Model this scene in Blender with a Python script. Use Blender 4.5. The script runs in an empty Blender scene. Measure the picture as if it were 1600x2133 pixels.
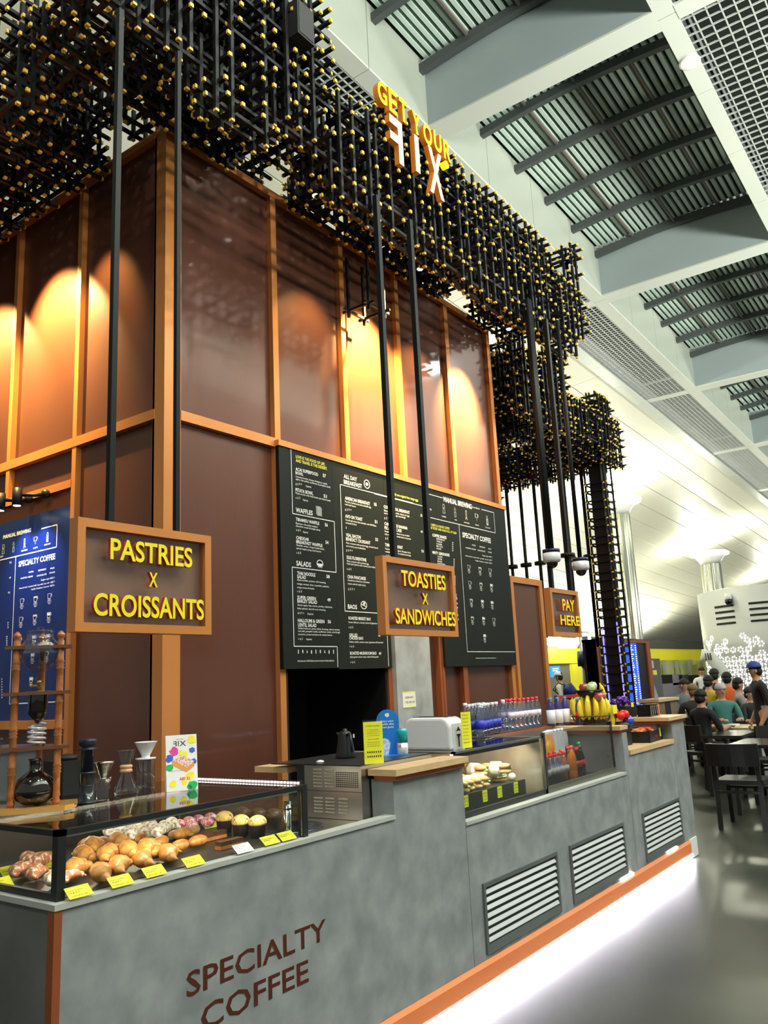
import bpy, math, random
from mathutils import Vector, Matrix
R_ = math.radians
SC = bpy.context.scene
COL = SC.collection
random.seed(7)
# ---------------------------------------------------------------- camera
F_PX, CAM_H = 1717.67, 1.6
YAW, PITCH, ROLL = R_(36.032), R_(11.733), R_(2.7736)
_f = Vector((math.cos(PITCH)*math.cos(YAW), math.cos(PITCH)*math.sin(YAW), math.sin(PITCH)))
_r = _f.cross(Vector((0, 0, 1))).normalized(); _d = _f.cross(_r)
_c, _s = math.cos(ROLL), math.sin(ROLL)
CR, CD, CF = _c*_r + _s*_d, -_s*_r + _c*_d, _f
cam = bpy.data.cameras.new('camera'); co = bpy.data.objects.new('camera', cam); COL.objects.link(co)
m = Matrix.Identity(4)
for i in range(3):
    m[i][0], m[i][1], m[i][2] = CR[i], -CD[i], -CF[i]
m[2][3] = CAM_H
co.matrix_world = m
cam.sensor_fit = 'VERTICAL'; cam.sensor_height = 36.0; cam.lens = 36.0*F_PX/2133.0
cam.clip_start = 0.05; cam.clip_end = 400
SC.camera = co
# ---------------------------------------------------------------- world, exposure, big lights
W = bpy.data.worlds.new('world'); SC.world = W; W.use_nodes = True
W.node_tree.nodes['Background'].inputs[0].default_value = (0.93, 1.0, 0.95, 1)
W.node_tree.nodes['Background'].inputs[1].default_value = 0.36
vs = SC.view_settings
vs.view_transform = 'Standard'; vs.look = 'None'; vs.gamma = 1; vs.use_curve_mapping = False
vs.exposure = 0.0

def lamp(kind, loc, energy, color=(1, 1, 1), target=None, size=0.1, size_y=None, spot=60, blend=0.6, name='lamp_light'):
    l = bpy.data.lights.new(name, kind); l.energy = energy; l.color = color
    if kind == 'AREA':
        l.size = size
        if size_y: l.shape = 'RECTANGLE'; l.size_y = size_y
    elif kind == 'SPOT':
        l.spot_size = R_(spot); l.spot_blend = blend; l.shadow_soft_size = size
    elif kind == 'POINT': l.shadow_soft_size = size
    o = bpy.data.objects.new(name, l); COL.objects.link(o); o.location = loc
    if target is not None:
        o.rotation_euler = (Vector(target)-Vector(loc)).to_track_quat('-Z', 'Y').to_euler()
    return o

# unseen lamps added over the walkway to brighten the hall and the counter
for p in ((4.6, -1.2, 9.6), (2.0, -1.5, 9.6), (9.0, -2.5, 9.3), (-3.0, 2.0, 9.8), (16, -1.5, 9.0)):
    lamp('AREA', p, 230, (0.97, 1.0, 0.96), (p[0], p[1]+1.0, 0), size=.35, name='hall_fill_light')

# unseen upward lamps added across the walkway to brighten the ceiling
for p in ((0, -7, 4.9), (8, -7, 4.9), (17, -7, 4.9), (28, -7, 4.9)):
    lamp('AREA', p, 2700, (.97, 1.0, .88), (p[0]+.3, -6.0, 10), size=5, size_y=1.5, name='ceiling_fill_light')

# ---------------------------------------------------------------- pixel helper: a pixel of the photo on a real plane
def ray(x, y):
    return CR*(x-800) + CD*(y-1066.5) + CF*F_PX
def at(x, y, axis, val):
    v = ray(x, y); o = Vector((0, 0, CAM_H)); t = (val-o[axis])/v[axis]
    return o + v*t
def pr(P):
    d = Vector(P)-Vector((0, 0, CAM_H)); z = d.dot(CF)
    return 800+F_PX*d.dot(CR)/z, 1066.5+F_PX*d.dot(CD)/z

# ---------------------------------------------------------------- materials
MATS = {}
def mat(name, color, rough=0.5, metal=0.0, emit=None, estr=0.0, coat=0.0, trans=0.0, ior=1.45, spec=None, noise=None, bump=None):
    """noise=(scale, color2, contrast lo, hi, detail)  bump=(scale,strength,dist)"""
    if name in MATS: return MATS[name]
    M = bpy.data.materials.new(name); M.use_nodes = True
    nt = M.node_tree; b = nt.nodes['Principled BSDF']
    b.inputs['Base Color'].default_value = (*color, 1)
    b.inputs['Roughness'].default_value = rough; b.inputs['Metallic'].default_value = metal
    b.inputs['Coat Weight'].default_value = coat; b.inputs['Coat Roughness'].default_value = 0.08
    b.inputs['Transmission Weight'].default_value = trans; b.inputs['IOR'].default_value = ior
    if spec is not None: b.inputs['Specular IOR Level'].default_value = spec
    if emit: b.inputs['Emission Color'].default_value = (*emit, 1); b.inputs['Emission Strength'].default_value = estr
    tc = nt.nodes.new('ShaderNodeTexCoord')
    if noise:
        n = nt.nodes.new('ShaderNodeTexNoise'); n.inputs['Scale'].default_value = noise[0]; n.inputs['Detail'].default_value = noise[4] if len(noise) > 4 else 6
        nt.links.new(tc.outputs['Object'], n.inputs['Vector'])
        r = nt.nodes.new('ShaderNodeValToRGB'); r.color_ramp.elements[0].position = noise[2]; r.color_ramp.elements[1].position = noise[3]
        r.color_ramp.elements[0].color = (*color, 1); r.color_ramp.elements[1].color = (*noise[1], 1)
        nt.links.new(n.outputs['Fac'], r.inputs['Fac']); nt.links.new(r.outputs['Color'], b.inputs['Base Color'])
    if bump:
        n = nt.nodes.new('ShaderNodeTexNoise'); n.inputs['Scale'].default_value = bump[0]
        nt.links.new(tc.outputs['Object'], n.inputs['Vector'])
        bp = nt.nodes.new('ShaderNodeBump'); bp.inputs['Strength'].default_value = bump[1]; bp.inputs['Distance'].default_value = bump[2]
        nt.links.new(n.outputs['Fac'], bp.inputs['Height']); nt.links.new(bp.outputs['Normal'], b.inputs['Normal'])
    MATS[name] = M; return M

def pane_mat(name, tint=(0.93, 0.97, 0.96), refl=0.06, rough=0.02):
    """thin clear pane: transparent body with fresnel gloss"""
    if name in MATS: return MATS[name]
    M = bpy.data.materials.new(name); M.use_nodes = True; nt = M.node_tree
    nt.nodes.remove(nt.nodes['Principled BSDF']); out = nt.nodes['Material Output']
    t = nt.nodes.new('ShaderNodeBsdfTransparent'); t.inputs[0].default_value = (*tint, 1)
    g = nt.nodes.new('ShaderNodeBsdfGlossy'); g.inputs['Roughness'].default_value = rough
    mx = nt.nodes.new('ShaderNodeMixShader'); lw0 = nt.nodes.new('ShaderNodeLayerWeight'); lw = nt.nodes.new('ShaderNodeMath'); lw.operation = 'POWER'; lw.inputs[1].default_value = 4.5; nt.links.new(lw0.outputs['Facing'], lw.inputs[0])
    ad = nt.nodes.new('ShaderNodeMath'); ad.operation = 'ADD'; ad.use_clamp = True; ad.inputs[1].default_value = refl*.55
    nt.links.new(lw.outputs[0], ad.inputs[0]); nt.links.new(ad.outputs[0], mx.inputs[0])
    nt.links.new(t.outputs[0], mx.inputs[1]); nt.links.new(g.outputs[0], mx.inputs[2]); nt.links.new(mx.outputs[0], out.inputs[0])
    MATS[name] = M; return M

def mesh_mat(name, col, hole=0.35, pitch=0.006, metal=0.55, rough=0.34):
    """perforated copper sheet: fine dotted relief, a share of it open"""
    if name in MATS: return MATS[name]
    M = mat(name, col, rough, metal); nt = M.node_tree; b = nt.nodes['Principled BSDF']; out = nt.nodes['Material Output']
    tc = nt.nodes.new('ShaderNodeTexCoord'); v = nt.nodes.new('ShaderNodeTexVoronoi'); v.inputs['Scale'].default_value = 1/pitch; v.inputs['Randomness'].default_value = 0.12
    nt.links.new(tc.outputs['Object'], v.inputs['Vector'])
    bp = nt.nodes.new('ShaderNodeBump'); bp.inputs['Strength'].default_value = 0.35; bp.inputs['Distance'].default_value = 0.002
    nt.links.new(v.outputs['Distance'], bp.inputs['Height']); nt.links.new(bp.outputs['Normal'], b.inputs['Normal'])
    if hole > 0:
        lt = nt.nodes.new('ShaderNodeMath'); lt.operation = 'LESS_THAN'; lt.inputs[1].default_value = 0.45*math.sqrt(hole/0.64)
        nt.links.new(v.outputs['Distance'], lt.inputs[0])
        t = nt.nodes.new('ShaderNodeBsdfTransparent'); mx = nt.nodes.new('ShaderNodeMixShader')
        nt.links.new(lt.outputs[0], mx.inputs[0]); nt.links.new(b.outputs[0], mx.inputs[1]); nt.links.new(t.outputs[0], mx.inputs[2]); nt.links.new(mx.outputs[0], out.inputs[0])
    return M

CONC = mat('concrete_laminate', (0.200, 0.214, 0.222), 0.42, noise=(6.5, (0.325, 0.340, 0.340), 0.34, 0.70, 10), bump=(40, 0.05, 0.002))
SLAB = mat('slab_edge', (0.42, 0.43, 0.40), 0.45)
COPPER = mat('copper_paint', (0.62, 0.235, 0.062), 0.38, 0.3)
COPPER_D = mat('copper_dark', (0.36, 0.10, 0.035), 0.4, 0.35)
ORANGE = mat('copper_skirt', (0.80, 0.22, 0.07), 0.38, 0.1)
MESHP = mesh_mat('copper_mesh', (0.125, 0.044, 0.025), hole=0.0, pitch=0.007, metal=0.22, rough=0.34)
MESHP.node_tree.nodes['Principled BSDF'].inputs['Coat Weight'].default_value = 0.22
MESHS = mesh_mat('sign_mesh', (0.50, 0.25, 0.18), hole=0.34, pitch=0.0045, metal=0.4)
BLACK = mat('black_powder_coat', (0.012, 0.012, 0.012), 0.45)
BLACKG = mat('black_gloss', (0.008, 0.008, 0.009), 0.08)
RODM = mat('lattice_black', (0.006, 0.0063, 0.0066), 0.55, spec=.3)
CAPM = mat('lattice_cap_yellow', (0.90, 0.56, 0.07), 0.45)
WHITE = mat('white_paint', (0.80, 0.80, 0.78), 0.4)
PORC = mat('porcelain', (0.85, 0.85, 0.86), 0.15, coat=0.4)
STEEL = mat('brushed_steel', (0.50, 0.47, 0.42), 0.28, 1.0, noise=(3, (0.58, 0.55, 0.50), 0.3, 0.7))
STEELD = mat('dark_steel', (0.16, 0.16, 0.16), 0.3, 1.0)
CHROME = mat('chrome', (0.75, 0.75, 0.72), 0.08, 1.0)
WOOD = mat('oak_edge', (0.58, 0.38, 0.19), 0.45, noise=(14, (0.66, 0.46, 0.25), 0.3, 0.7))
WOODR = mat('varnished_wood', (0.33, 0.095, 0.022), 0.22, coat=0.5, noise=(30, (0.45, 0.16, 0.04), 0.3, 0.7))
WOODY = mat('varnished_board', (0.58, 0.30, 0.07), 0.2, coat=0.5)
MENU = mat('menu_black', (0.010, 0.012, 0.009), 0.55, spec=.22)
MENUB = mat('menu_blue', (0.008, 0.022, 0.12), 0.3)
INKW = mat('ink_white', (0.86, 0.86, 0.84), 0.6)
INKY = mat('ink_yellow', (0.85, 0.80, 0.10), 0.6)
INKK = mat('ink_black', (0.02, 0.02, 0.02), 0.6)
INKR = mat('ink_red', (0.7, 0.03, 0.06), 0.6)
YEL = mat('yellow_card', (0.88, 0.84, 0.04), 0.5)
SIGNY = mat('letter_yellow', (0.90, 0.74, 0.02), 0.35)
SIGNR = mat('letter_side_red', (0.45, 0.05, 0.01), 0.4)
GLASS = pane_mat('pane_glass')
GLASSD = pane_mat('case_top_glass', (0.55, 0.55, 0.52), 0.10)
CLEAR = mat('clear_glass', (0.96, 0.98, 0.98), 0.02, trans=1.0, ior=1.3)
PET = pane_mat('pet_bottle', (0.80, 0.86, 0.98), 0.36, 0.10)
VOID = mat('opening_black', (0.004, 0.004, 0.004), 0.7)
FLOORM = mat('floor_stone', (0.018, 0.020, 0.015), 0.33, spec=.22, noise=(1.6, (0.034, 0.037, 0.028), 0.3, 0.7, 8), bump=(3, 0.03, 0.01))
LEDW = mat('led_white', (1, 1, 1), 0.5, emit=(1.0, 0.98, 1.0), estr=9)
LAMPW = mat('lamp_glow', (1, 1, 1), 0.5, emit=(1.0, 1.0, 0.93), estr=14)

# ---------------------------------------------------------------- mesh builder
class MB:
    def __init__(s): s.v = []; s.f = []; s.mi = []; s.sm = []
    def add(s, vs, fs, mi=0, smooth=False):
        n = len(s.v); s.v += [tuple(v) for v in vs]; s.f += [tuple(i+n for i in f) for f in fs]
        s.mi += [mi]*len(fs); s.sm += [smooth]*len(fs); return s
    def box(s, x0, x1, y0, y1, z0, z1, mi=0):
        return s.add([(x0, y0, z0), (x1, y0, z0), (x1, y1, z0), (x0, y1, z0), (x0, y0, z1), (x1, y0, z1), (x1, y1, z1), (x0, y1, z1)],
                     [(0, 3, 2, 1), (4, 5, 6, 7), (0, 1, 5, 4), (1, 2, 6, 5), (2, 3, 7, 6), (3, 0, 4, 7)], mi)
    def bar(s, a, b, w, h=None, mi=0):
        a, b = Vector(a), Vector(b); d = (b-a).normalized(); up = Vector((0, 0, 1)) if abs(d.z) < .95 else Vector((0, 1, 0))
        u = d.cross(up).normalized()*w/2; v = u.cross(d).normalized()*(h or w)/2
        P = [a-u-v, a+u-v, a+u+v, a-u+v, b-u-v, b+u-v, b+u+v, b-u+v]
        return s.add(P, [(0, 1, 2, 3), (7, 6, 5, 4), (0, 4, 5, 1), (1, 5, 6, 2), (2, 6, 7, 3), (3, 7, 4, 0)], mi)
    def lathe(s, prof, c=(0, 0, 0), n=20, mi=0, smooth=True, sx=1, sy=1):
        vs = []; fs = []
        for r, z in prof:
            for k in range(n):
                a = 2*math.pi*k/n; vs.append((c[0]+r*sx*math.cos(a), c[1]+r*sy*math.sin(a), c[2]+z))
        for i in range(len(prof)-1):
            for k in range(n):
                k2 = (k+1) % n; fs.append((i*n+k, i*n+k2, (i+1)*n+k2, (i+1)*n+k))
        if prof[0][0] > 1e-4: fs.append(tuple(range(n-1, -1, -1)))
        if prof[-1][0] > 1e-4: fs.append(tuple((len(prof)-1)*n+k for k in range(n)))
        return s.add(vs, fs, mi, smooth)
    def cyl(s, c, r, z0, z1, n=16, mi=0, smooth=True):
        return s.lathe([(r, z0), (r, z1)], (c[0], c[1], 0), n, mi, smooth)
    def sweep(s, path, rad, n=8, mi=0, smooth=True, closed=False, flat=1.0):
        path = [Vector(p) for p in path]; N = len(path)
        if not isinstance(rad, (list, tuple)): rad = [rad]*N
        vs = []; fs = []; prev = None
        for i, p in enumerate(path):
            a = path[(i-1) % N] if (closed or i > 0) else p; b = path[(i+1) % N] if (closed or i < N-1) else p
            d = (b-a).normalized()
            if prev is None: u = d.cross(Vector((0, 0, 1)) if abs(d.z) < .9 else Vector((1, 0, 0))).normalized()
            else: u = (prev - d*prev.dot(d)).normalized()
            prev = u; v = d.cross(u)
            for k in range(n):
                t = 2*math.pi*k/n; vs.append(p+u*math.cos(t)*rad[i]+v*math.sin(t)*rad[i]*flat)
        for i in range(N if closed else N-1):
            j = (i+1) % N
            for k in range(n):
                k2 = (k+1) % n; fs.append((i*n+k, i*n+k2, j*n+k2, j*n+k))
        if not closed: fs += [tuple(range(n-1, -1, -1)), tuple((N-1)*n+k for k in range(n))]
        return s.add(vs, fs, mi, smooth)
    def prism(s, pts, y0, y1, mi=0, axis=1):
        """polygon in the two other axes, extruded along axis"""
        n = len(pts)
        def P(p, t): return (p[0], t, p[1]) if axis == 1 else ((t, p[0], p[1]) if axis == 0 else (p[0], p[1], t))
        return s.add([P(p, y0) for p in pts]+[P(p, y1) for p in pts],
                     [tuple(range(n)), tuple(range(2*n-1, n-1, -1))]+[(i, i+n, (i+1) % n+n, (i+1) % n) for i in range(n)], mi)
    def ball(s, c, r, n=12, mi=0, sz=1.0, sx=1.0, sy=1.0, lo=-90, hi=90):
        st = max(4, n//2); prof = [(r*math.cos(R_(lo+(hi-lo)*i/st))+1e-5, r*sz*math.sin(R_(lo+(hi-lo)*i/st))) for i in range(st+1)]
        return s.lathe(prof, c, n, mi, True, sx, sy)
    def xf(s, M):
        s.v = [tuple(M @ Vector(v)) for v in s.v]; return s
    def build(s, name, mats, parent=None, loc=(0, 0, 0), label=None):
        me = bpy.data.meshes.new(name); me.from_pydata(s.v, [], s.f)
        for mm in (mats if isinstance(mats, (list, tuple)) else [mats]): me.materials.append(mm)
        me.polygons.foreach_set('material_index', s.mi); me.polygons.foreach_set('use_smooth', s.sm); me.update()
        o = bpy.data.objects.new(name, me); COL.objects.link(o); o.location = loc
        if parent: o.parent = parent
        if label: o['label'] = label
        return o

def tag(o, label, cat=None, group=None, kind=None):
    if label: o['label'] = label
    if cat: o['category'] = cat
    if group: o['group'] = group
    if kind: o['kind'] = kind
    return o
def T(name, label, cat, loc=(0, 0, 0), rz=0, group=None):
    o = bpy.data.objects.new(name, None); COL.objects.link(o); o.empty_display_size = 0.05
    o.location = loc; o.rotation_euler = (0, 0, rz)
    return tag(o, label, cat, group)
def S(name, label, loc=(0, 0, 0)):
    o = bpy.data.objects.new(name, None); COL.objects.link(o); o.location = loc; o['kind'] = 'structure'
    if label: o['label'] = label
    return o
KIDS = {}
def dup(root, loc, rz=None, label=None, group=None, scale=None):
    def cp(o, par):
        c = o.copy(); COL.objects.link(c)
        if par: c.parent = par
        for k in o.children: cp(k, c)
        return c
    kids = list(root.children)
    c = root.copy(); COL.objects.link(c)
    for k in kids: cp(k, c)
    c.location = loc
    if rz is not None: c.rotation_euler = (0, 0, rz)
    if label: c['label'] = label
    if group: c['group'] = group
    if scale: c.scale = (scale,)*3 if not isinstance(scale, tuple) else scale
    return c
def share(proto, loc, parent=None, rot=None, scale=None):
    c = proto.copy(); COL.objects.link(c); c.location = loc
    if parent: c.parent = parent
    if rot: c.rotation_euler = rot
    if scale: c.scale = scale
    return c

# ---------------------------------------------------------------- lettering
_TC = {}
def glyphs(body, bold=0.0, depth=0.0):
    key = (body, bold, depth)
    if key in _TC: return _TC[key]
    cu = bpy.data.curves.new('t', 'FONT'); cu.body = body; cu.size = 1.0; cu.offset = bold; cu.extrude = depth; cu.resolution_u = 2 if depth == 0 else 5
    ob = bpy.data.objects.new('t', cu); COL.objects.link(ob)
    dg = bpy.context.evaluated_depsgraph_get(); me = bpy.data.meshes.new_from_object(ob.evaluated_get(dg))
    vs = [tuple(v.co) for v in me.vertices]; fs = [tuple(p.vertices) for p in me.polygons]
    bpy.data.objects.remove(ob); bpy.data.curves.remove(cu); bpy.data.meshes.remove(me)
    if vs:
        x0 = min(v[0] for v in vs); x1 = max(v[0] for v in vs)
    else: x0, x1 = 0, 1
    _TC[key] = (vs, fs, x0, max(x1-x0, 1e-3)); return _TC[key]
CAP = 0.69   # cap height of the built-in face at size 1
def put_text(mb, body, M, w=None, h=0.1, bold=0.0, depth=0.0, mi=0, side=None):
    """left-bottom of text at M origin, width w, cap height h"""
    vs, fs, x0, ww = glyphs(body, bold, 0.5 if depth else 0.0)
    sy = h/CAP; sx = (w/ww) if w else sy
    P = [M @ Vector(((v[0]-x0)*sx, v[1]*sy, v[2]*depth)) for v in vs]
    n = len(mb.v); mb.v += [tuple(p) for p in P]
    for f in fs:
        mb.f.append(tuple(i+n for i in f))
        if side is not None and depth:
            zs = [vs[i][2] for i in f]; mb.mi.append(mi if min(zs) > 0.4 else side)
        else: mb.mi.append(mi)
        mb.sm.append(False)
def MF(x, y, z):  # on a plane facing -Y : u=+X, v=+Z
    return Matrix(((1, 0, 0, x), (0, 0, -1, y), (0, 1, 0, z), (0, 0, 0, 1)))
def ML(x, y, z):  # on a plane facing -X : u=-Y, v=+Z
    return Matrix(((0, 0, -1, x), (-1, 0, 0, y), (0, 1, 0, z), (0, 0, 0, 1)))
# ================================================================ SETTING
fl = MB(); fl.box(-25, 120, -25, 45, -0.1, 0); tag(fl.build('floor', FLOORM), None, kind='structure')

# ---- kiosk walls: front (plane y=4.2) and left (plane x=3.36)
WY, WX, ZT, ZR = 4.2, 3.36, 5.58, 3.40
wf = S('wall_front', 'copper framed brown mesh wall behind the serving counter')
b = MB(); b.box(WX-0.0, WX+0.14, WY-0.0, WY+0.12, 0, ZT+0.06); b.build('corner_post', COPPER, wf)
mull = [(4.41, 4.47), (5.27, 5.33), (6.12, 6.18), (7.02, 7.09), (7.93, 8.0)]
xs = [3.50]+[q for p in mull for q in p]
for i in range(0, len(xs)-1, 2):
    a, c = xs[i], xs[i+1]
    b = MB(); b.box(a, c, WY+0.045, WY+0.06, ZR+0.07, ZT-0.06); b.build('mesh_panel', MESHP, wf)
for a, c in mull:
    zl = 0 if a in (4.41, 7.93) else ZR
    b = MB(); b.box(a, c, WY+0.0, WY+0.08, zl, ZT-0.06); b.build('mullion', COPPER, wf)
for z0, z1 in ((ZR, ZR+0.07), (ZT-0.06, ZT)):
    b = MB(); b.box(3.50, 8.0, WY-0.004, WY+0.085, z0, z1); b.build('rail', COPPER, wf)
b = MB(); b.box(3.50, 4.41, WY+0.045, WY+0.06, 0, ZR); b.build('mesh_panel', MESHP, wf)
# lower right part under the menu
for a, c in ((6.30, 6.52), (6.60, 6.93), (7.01, 7.93)):
    b = MB(); b.box(a, c, WY+0.045, WY+0.06, 0, 2.4); b.build('mesh_panel', MESHP, wf)
for a, c in ((6.52, 6.555), (6.565, 6.60), (6.93, 7.01)):
    b = MB(); b.box(a, c, WY-0.01, WY+0.07, 0, 2.4); b.build('mullion', COPPER_D, wf)
b = MB(); b.box(5.70, 5.755, WY-0.02, WY+0.1, 0, 1.76); b.build('door_jamb', COPPER_D, wf)
b = MB(); b.box(4.47, 5.70, WY+0.9, WY+0.92, 0, 2.2); b.box(4.47, 5.70, WY+0.0, WY+0.9, 2.2, 2.22); b.box(4.47, 4.49, WY, WY+.9, 0, 2.2); b.box(5.68, 5.70, WY, WY+.9, 0, 2.2)
b.build('doorway_recess', VOID, wf, label='pitch dark kitchen opening below the menu')
b = MB(); b.box(WX+.05, 8.0, WY+0.1, WY+0.16, 2.4, ZT); b.box(WX+.1, 4.41, WY+.1, WY+.16, 0, 2.4); b.box(6.29, 8.0, WY+.1, WY+.16, 0, 2.4); b.build('backing', mat('backing_brown', (0.05, 0.02, 0.012), 0.6), wf)
b = MB(); b.box(7.94, 7.995, WY+0.085, WY+5.0, 0, ZT-.03); b.build('end_panel', COPPER, wf)
b = MB(); b.box(WX, 8.0, WY+.1, 10, ZT-.02, ZT); b.build('roof_sheet', BLACK, wf)
# concrete pillar
pl = MB(); pl.box(5.757, 6.29, WY-0.06, WY+0.4, 0, 2.095); tag(pl.build('pillar', mat('pillar_concrete', (0.27, 0.28, 0.29), 0.5, noise=(6, (0.40, 0.41, 0.41), 0.3, 0.7, 8))), 'grey concrete pillar between the dark opening and copper panels', kind='structure')

wl = S('wall_left', 'copper framed brown mesh wall left of the corner post')
for y0, y1, z0, z1 in ((4.30, 5.19, 3.47, ZT-.06), (5.24, 6.09, 3.47, ZT-.06), (6.14, 7.0, 3.47, ZT-.06), (7.05, 7.9, 3.47, ZT-.06), (4.30, 5.19, 0, 3.40), (5.24, 6.09, 3.16, 3.40), (6.14, 7.0, 3.16, 3.40), (7.05, 7.9, 3.16, 3.40), (5.24, 7.9, 0, 1.40)):
    b = MB(); b.box(WX+.045, WX+.06, y0, y1, z0, z1); b.build('mesh_panel', MESHP, wl)
for y0, y1, z0 in ((5.19, 5.24, 0), (6.09, 6.14, 3.1), (7.0, 7.05, 3.1), (7.9, 7.95, 0)):
    b = MB(); b.box(WX, WX+.08, y0, y1, z0, ZT-.06); b.build('mullion', COPPER, wl)
for z0, z1, ya in ((ZT-.06, ZT, 4.3), (3.40, 3.47, 4.3), (3.10, 3.16, 5.24), (1.40, 1.46, 5.24)):
    b = MB(); b.box(WX-.004, WX+.085, ya, 9, z0, z1); b.build('rail', COPPER, wl)
b = MB(); b.box(WX+.0, WX+.12, 4.2+.121, 4.30, 0, ZT); b.build('corner_post', COPPER, wl)
b = MB(); b.box(WX+.03, WX+.06, 5.24, 7.9, 2.98, 3.10); b.build('header_panel', COPPER_D, wl)
b = MB(); b.box(WX+.1, WX+.16, 4.4, 10, 0, ZT); b.build('backing', MATS['backing_brown'], wl)

# screen beyond the wall's right end
sp = T('mesh_screen', 'low brown mesh screen in a copper frame right of the menu wall', 'screen', (8.06, 4.2, 0))
b = MB(); b.box(0.05, .72, .03, .045, .05, 2.62); b.build('mesh_panel', MESHP, sp)
for x0, x1, z0, z1 in ((0, .06, 0, 2.69), (.70, .78, 0, 2.69), (.06, .70, 2.62, 2.69), (.06, .70, 0, .06)):
    b = MB(); b.box(x0, x1, -.0, .07, z0, z1); b.build('frame_bar', COPPER, sp)
b = MB(); b.box(0, .78, .075, .09, 0, 2.67); b.build('back_sheet', MATS['backing_brown'], sp)

# ---------------------------------------------------------------- ceiling: coffered beams with a sloping fall towards the far end
SL = -0.0405
def Zc(x, z0=10.0): return z0+SL*x
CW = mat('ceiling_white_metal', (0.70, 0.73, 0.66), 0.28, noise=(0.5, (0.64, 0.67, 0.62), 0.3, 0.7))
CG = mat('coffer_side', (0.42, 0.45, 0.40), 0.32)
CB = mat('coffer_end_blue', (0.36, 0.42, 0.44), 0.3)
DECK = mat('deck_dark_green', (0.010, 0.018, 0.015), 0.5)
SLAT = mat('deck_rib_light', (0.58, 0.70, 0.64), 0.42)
PURL = mat('purlin_grey', (0.075, 0.085, 0.085), 0.4)
GRIL = mat('grille_white', (0.46, 0.48, 0.46), 0.4)
def slab(x0, x1, y0, y1, za, zb):
    """box that follows the fall of the ceiling; za, zb are heights at x=0"""
    mb = MB(); mb.box(x0, x1, y0, y1, 0, 1)
    mb.v = [(v[0], v[1], Zc(v[0], za if v[2] < .5 else zb)) for v in mb.v]; return mb
ceil = S('ceiling', 'white beamed hall ceiling with deep coffers')
XB = [-9.9, -3.45, 3.0, 9.47, 16.05, 22.6, 29.1, 35.6, 42.1, 48.6]
YA, YB = 2.25, 5.6
# long beams either side of the coffers, in panels with joints
for i in range(len(XB)-1):
    x0, x1 = XB[i], XB[i+1]
    for k in range(4):
        a = x0+(x1-x0)*k/4; c = x0+(x1-x0)*(k+1)/4-0.012
        slab(a, c, YB, YB+.27, 10, 10.03).build('soffit_panel', CW, ceil)
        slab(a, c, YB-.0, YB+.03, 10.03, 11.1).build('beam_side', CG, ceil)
        slab(a, c, YA-.24, YA, 10, 10.03).build('soffit_panel', CW, ceil)
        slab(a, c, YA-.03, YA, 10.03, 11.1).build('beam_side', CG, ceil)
        slab(a, c, 7.02, 7.32, 9.97, 10.03).build('soffit_panel', CW, ceil)
    slab(x1-.19, x1+.19, YA, YB, 10, 10.03).build('cross_soffit', CW, ceil)
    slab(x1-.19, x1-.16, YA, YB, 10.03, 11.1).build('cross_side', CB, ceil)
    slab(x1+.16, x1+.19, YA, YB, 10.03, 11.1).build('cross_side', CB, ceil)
    slab(x1-.13, x1+.13, YB+.27, 7.02, 9.995, 10.03).build('cross_soffit', CW, ceil)
    slab(x1-.13, x1+.13, -2.5, YA-.24, 9.995, 10.03).build('cross_soffit', CW, ceil)
slab(-10, 50, -7, -2.5, 10, 10.05).build('side_ceiling', CW, ceil)
deck = S('ceiling_deck', 'ribbed green metal roof deck above the coffers')
for i in range(len(XB)-1):
    x0, x1 = XB[i]+.2, XB[i+1]-.2
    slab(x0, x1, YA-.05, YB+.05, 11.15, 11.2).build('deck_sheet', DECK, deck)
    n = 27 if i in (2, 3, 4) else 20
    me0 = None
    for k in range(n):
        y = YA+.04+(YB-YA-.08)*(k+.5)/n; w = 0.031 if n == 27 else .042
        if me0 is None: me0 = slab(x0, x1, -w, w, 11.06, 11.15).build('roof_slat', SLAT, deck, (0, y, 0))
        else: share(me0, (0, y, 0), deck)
    for k in range(6):
        xx = x0+.05+(x1-x0-.2)*k/5.0
        mb = MB(); seg = 8
        for j in range(seg):
            ya = YA+(YB-YA)*j/seg; yb = YA+(YB-YA)*(j+1)/seg
            za = .10*math.sin(math.pi*j/seg); zb = .10*math.sin(math.pi*(j+1)/seg)
            q = [(xx, ya, za), (xx+.10, ya, za), (xx+.10, yb, zb), (xx, yb, zb)]
            mb.add([(p[0], p[1], Zc(p[0], 10.83)+p[2]) for p in q]+[(p[0], p[1], Zc(p[0], 10.83)+p[2]+.13) for p in q], [(0, 3, 2, 1), (4, 5, 6, 7), (0, 1, 5, 4), (1, 2, 6, 5), (2, 3, 7, 6), (3, 0, 4, 7)])
        mb.build('purlin', PURL, deck)
    for j in (1, 2, 3):
        y = YA+(YB-YA)*j/4; slab(x0, x1, y-.018, y+.018, 10.98, 11.03).build('tie_rod', mat('tie_rod_brown', (0.16, 0.13, 0.12), .5), deck)
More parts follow.
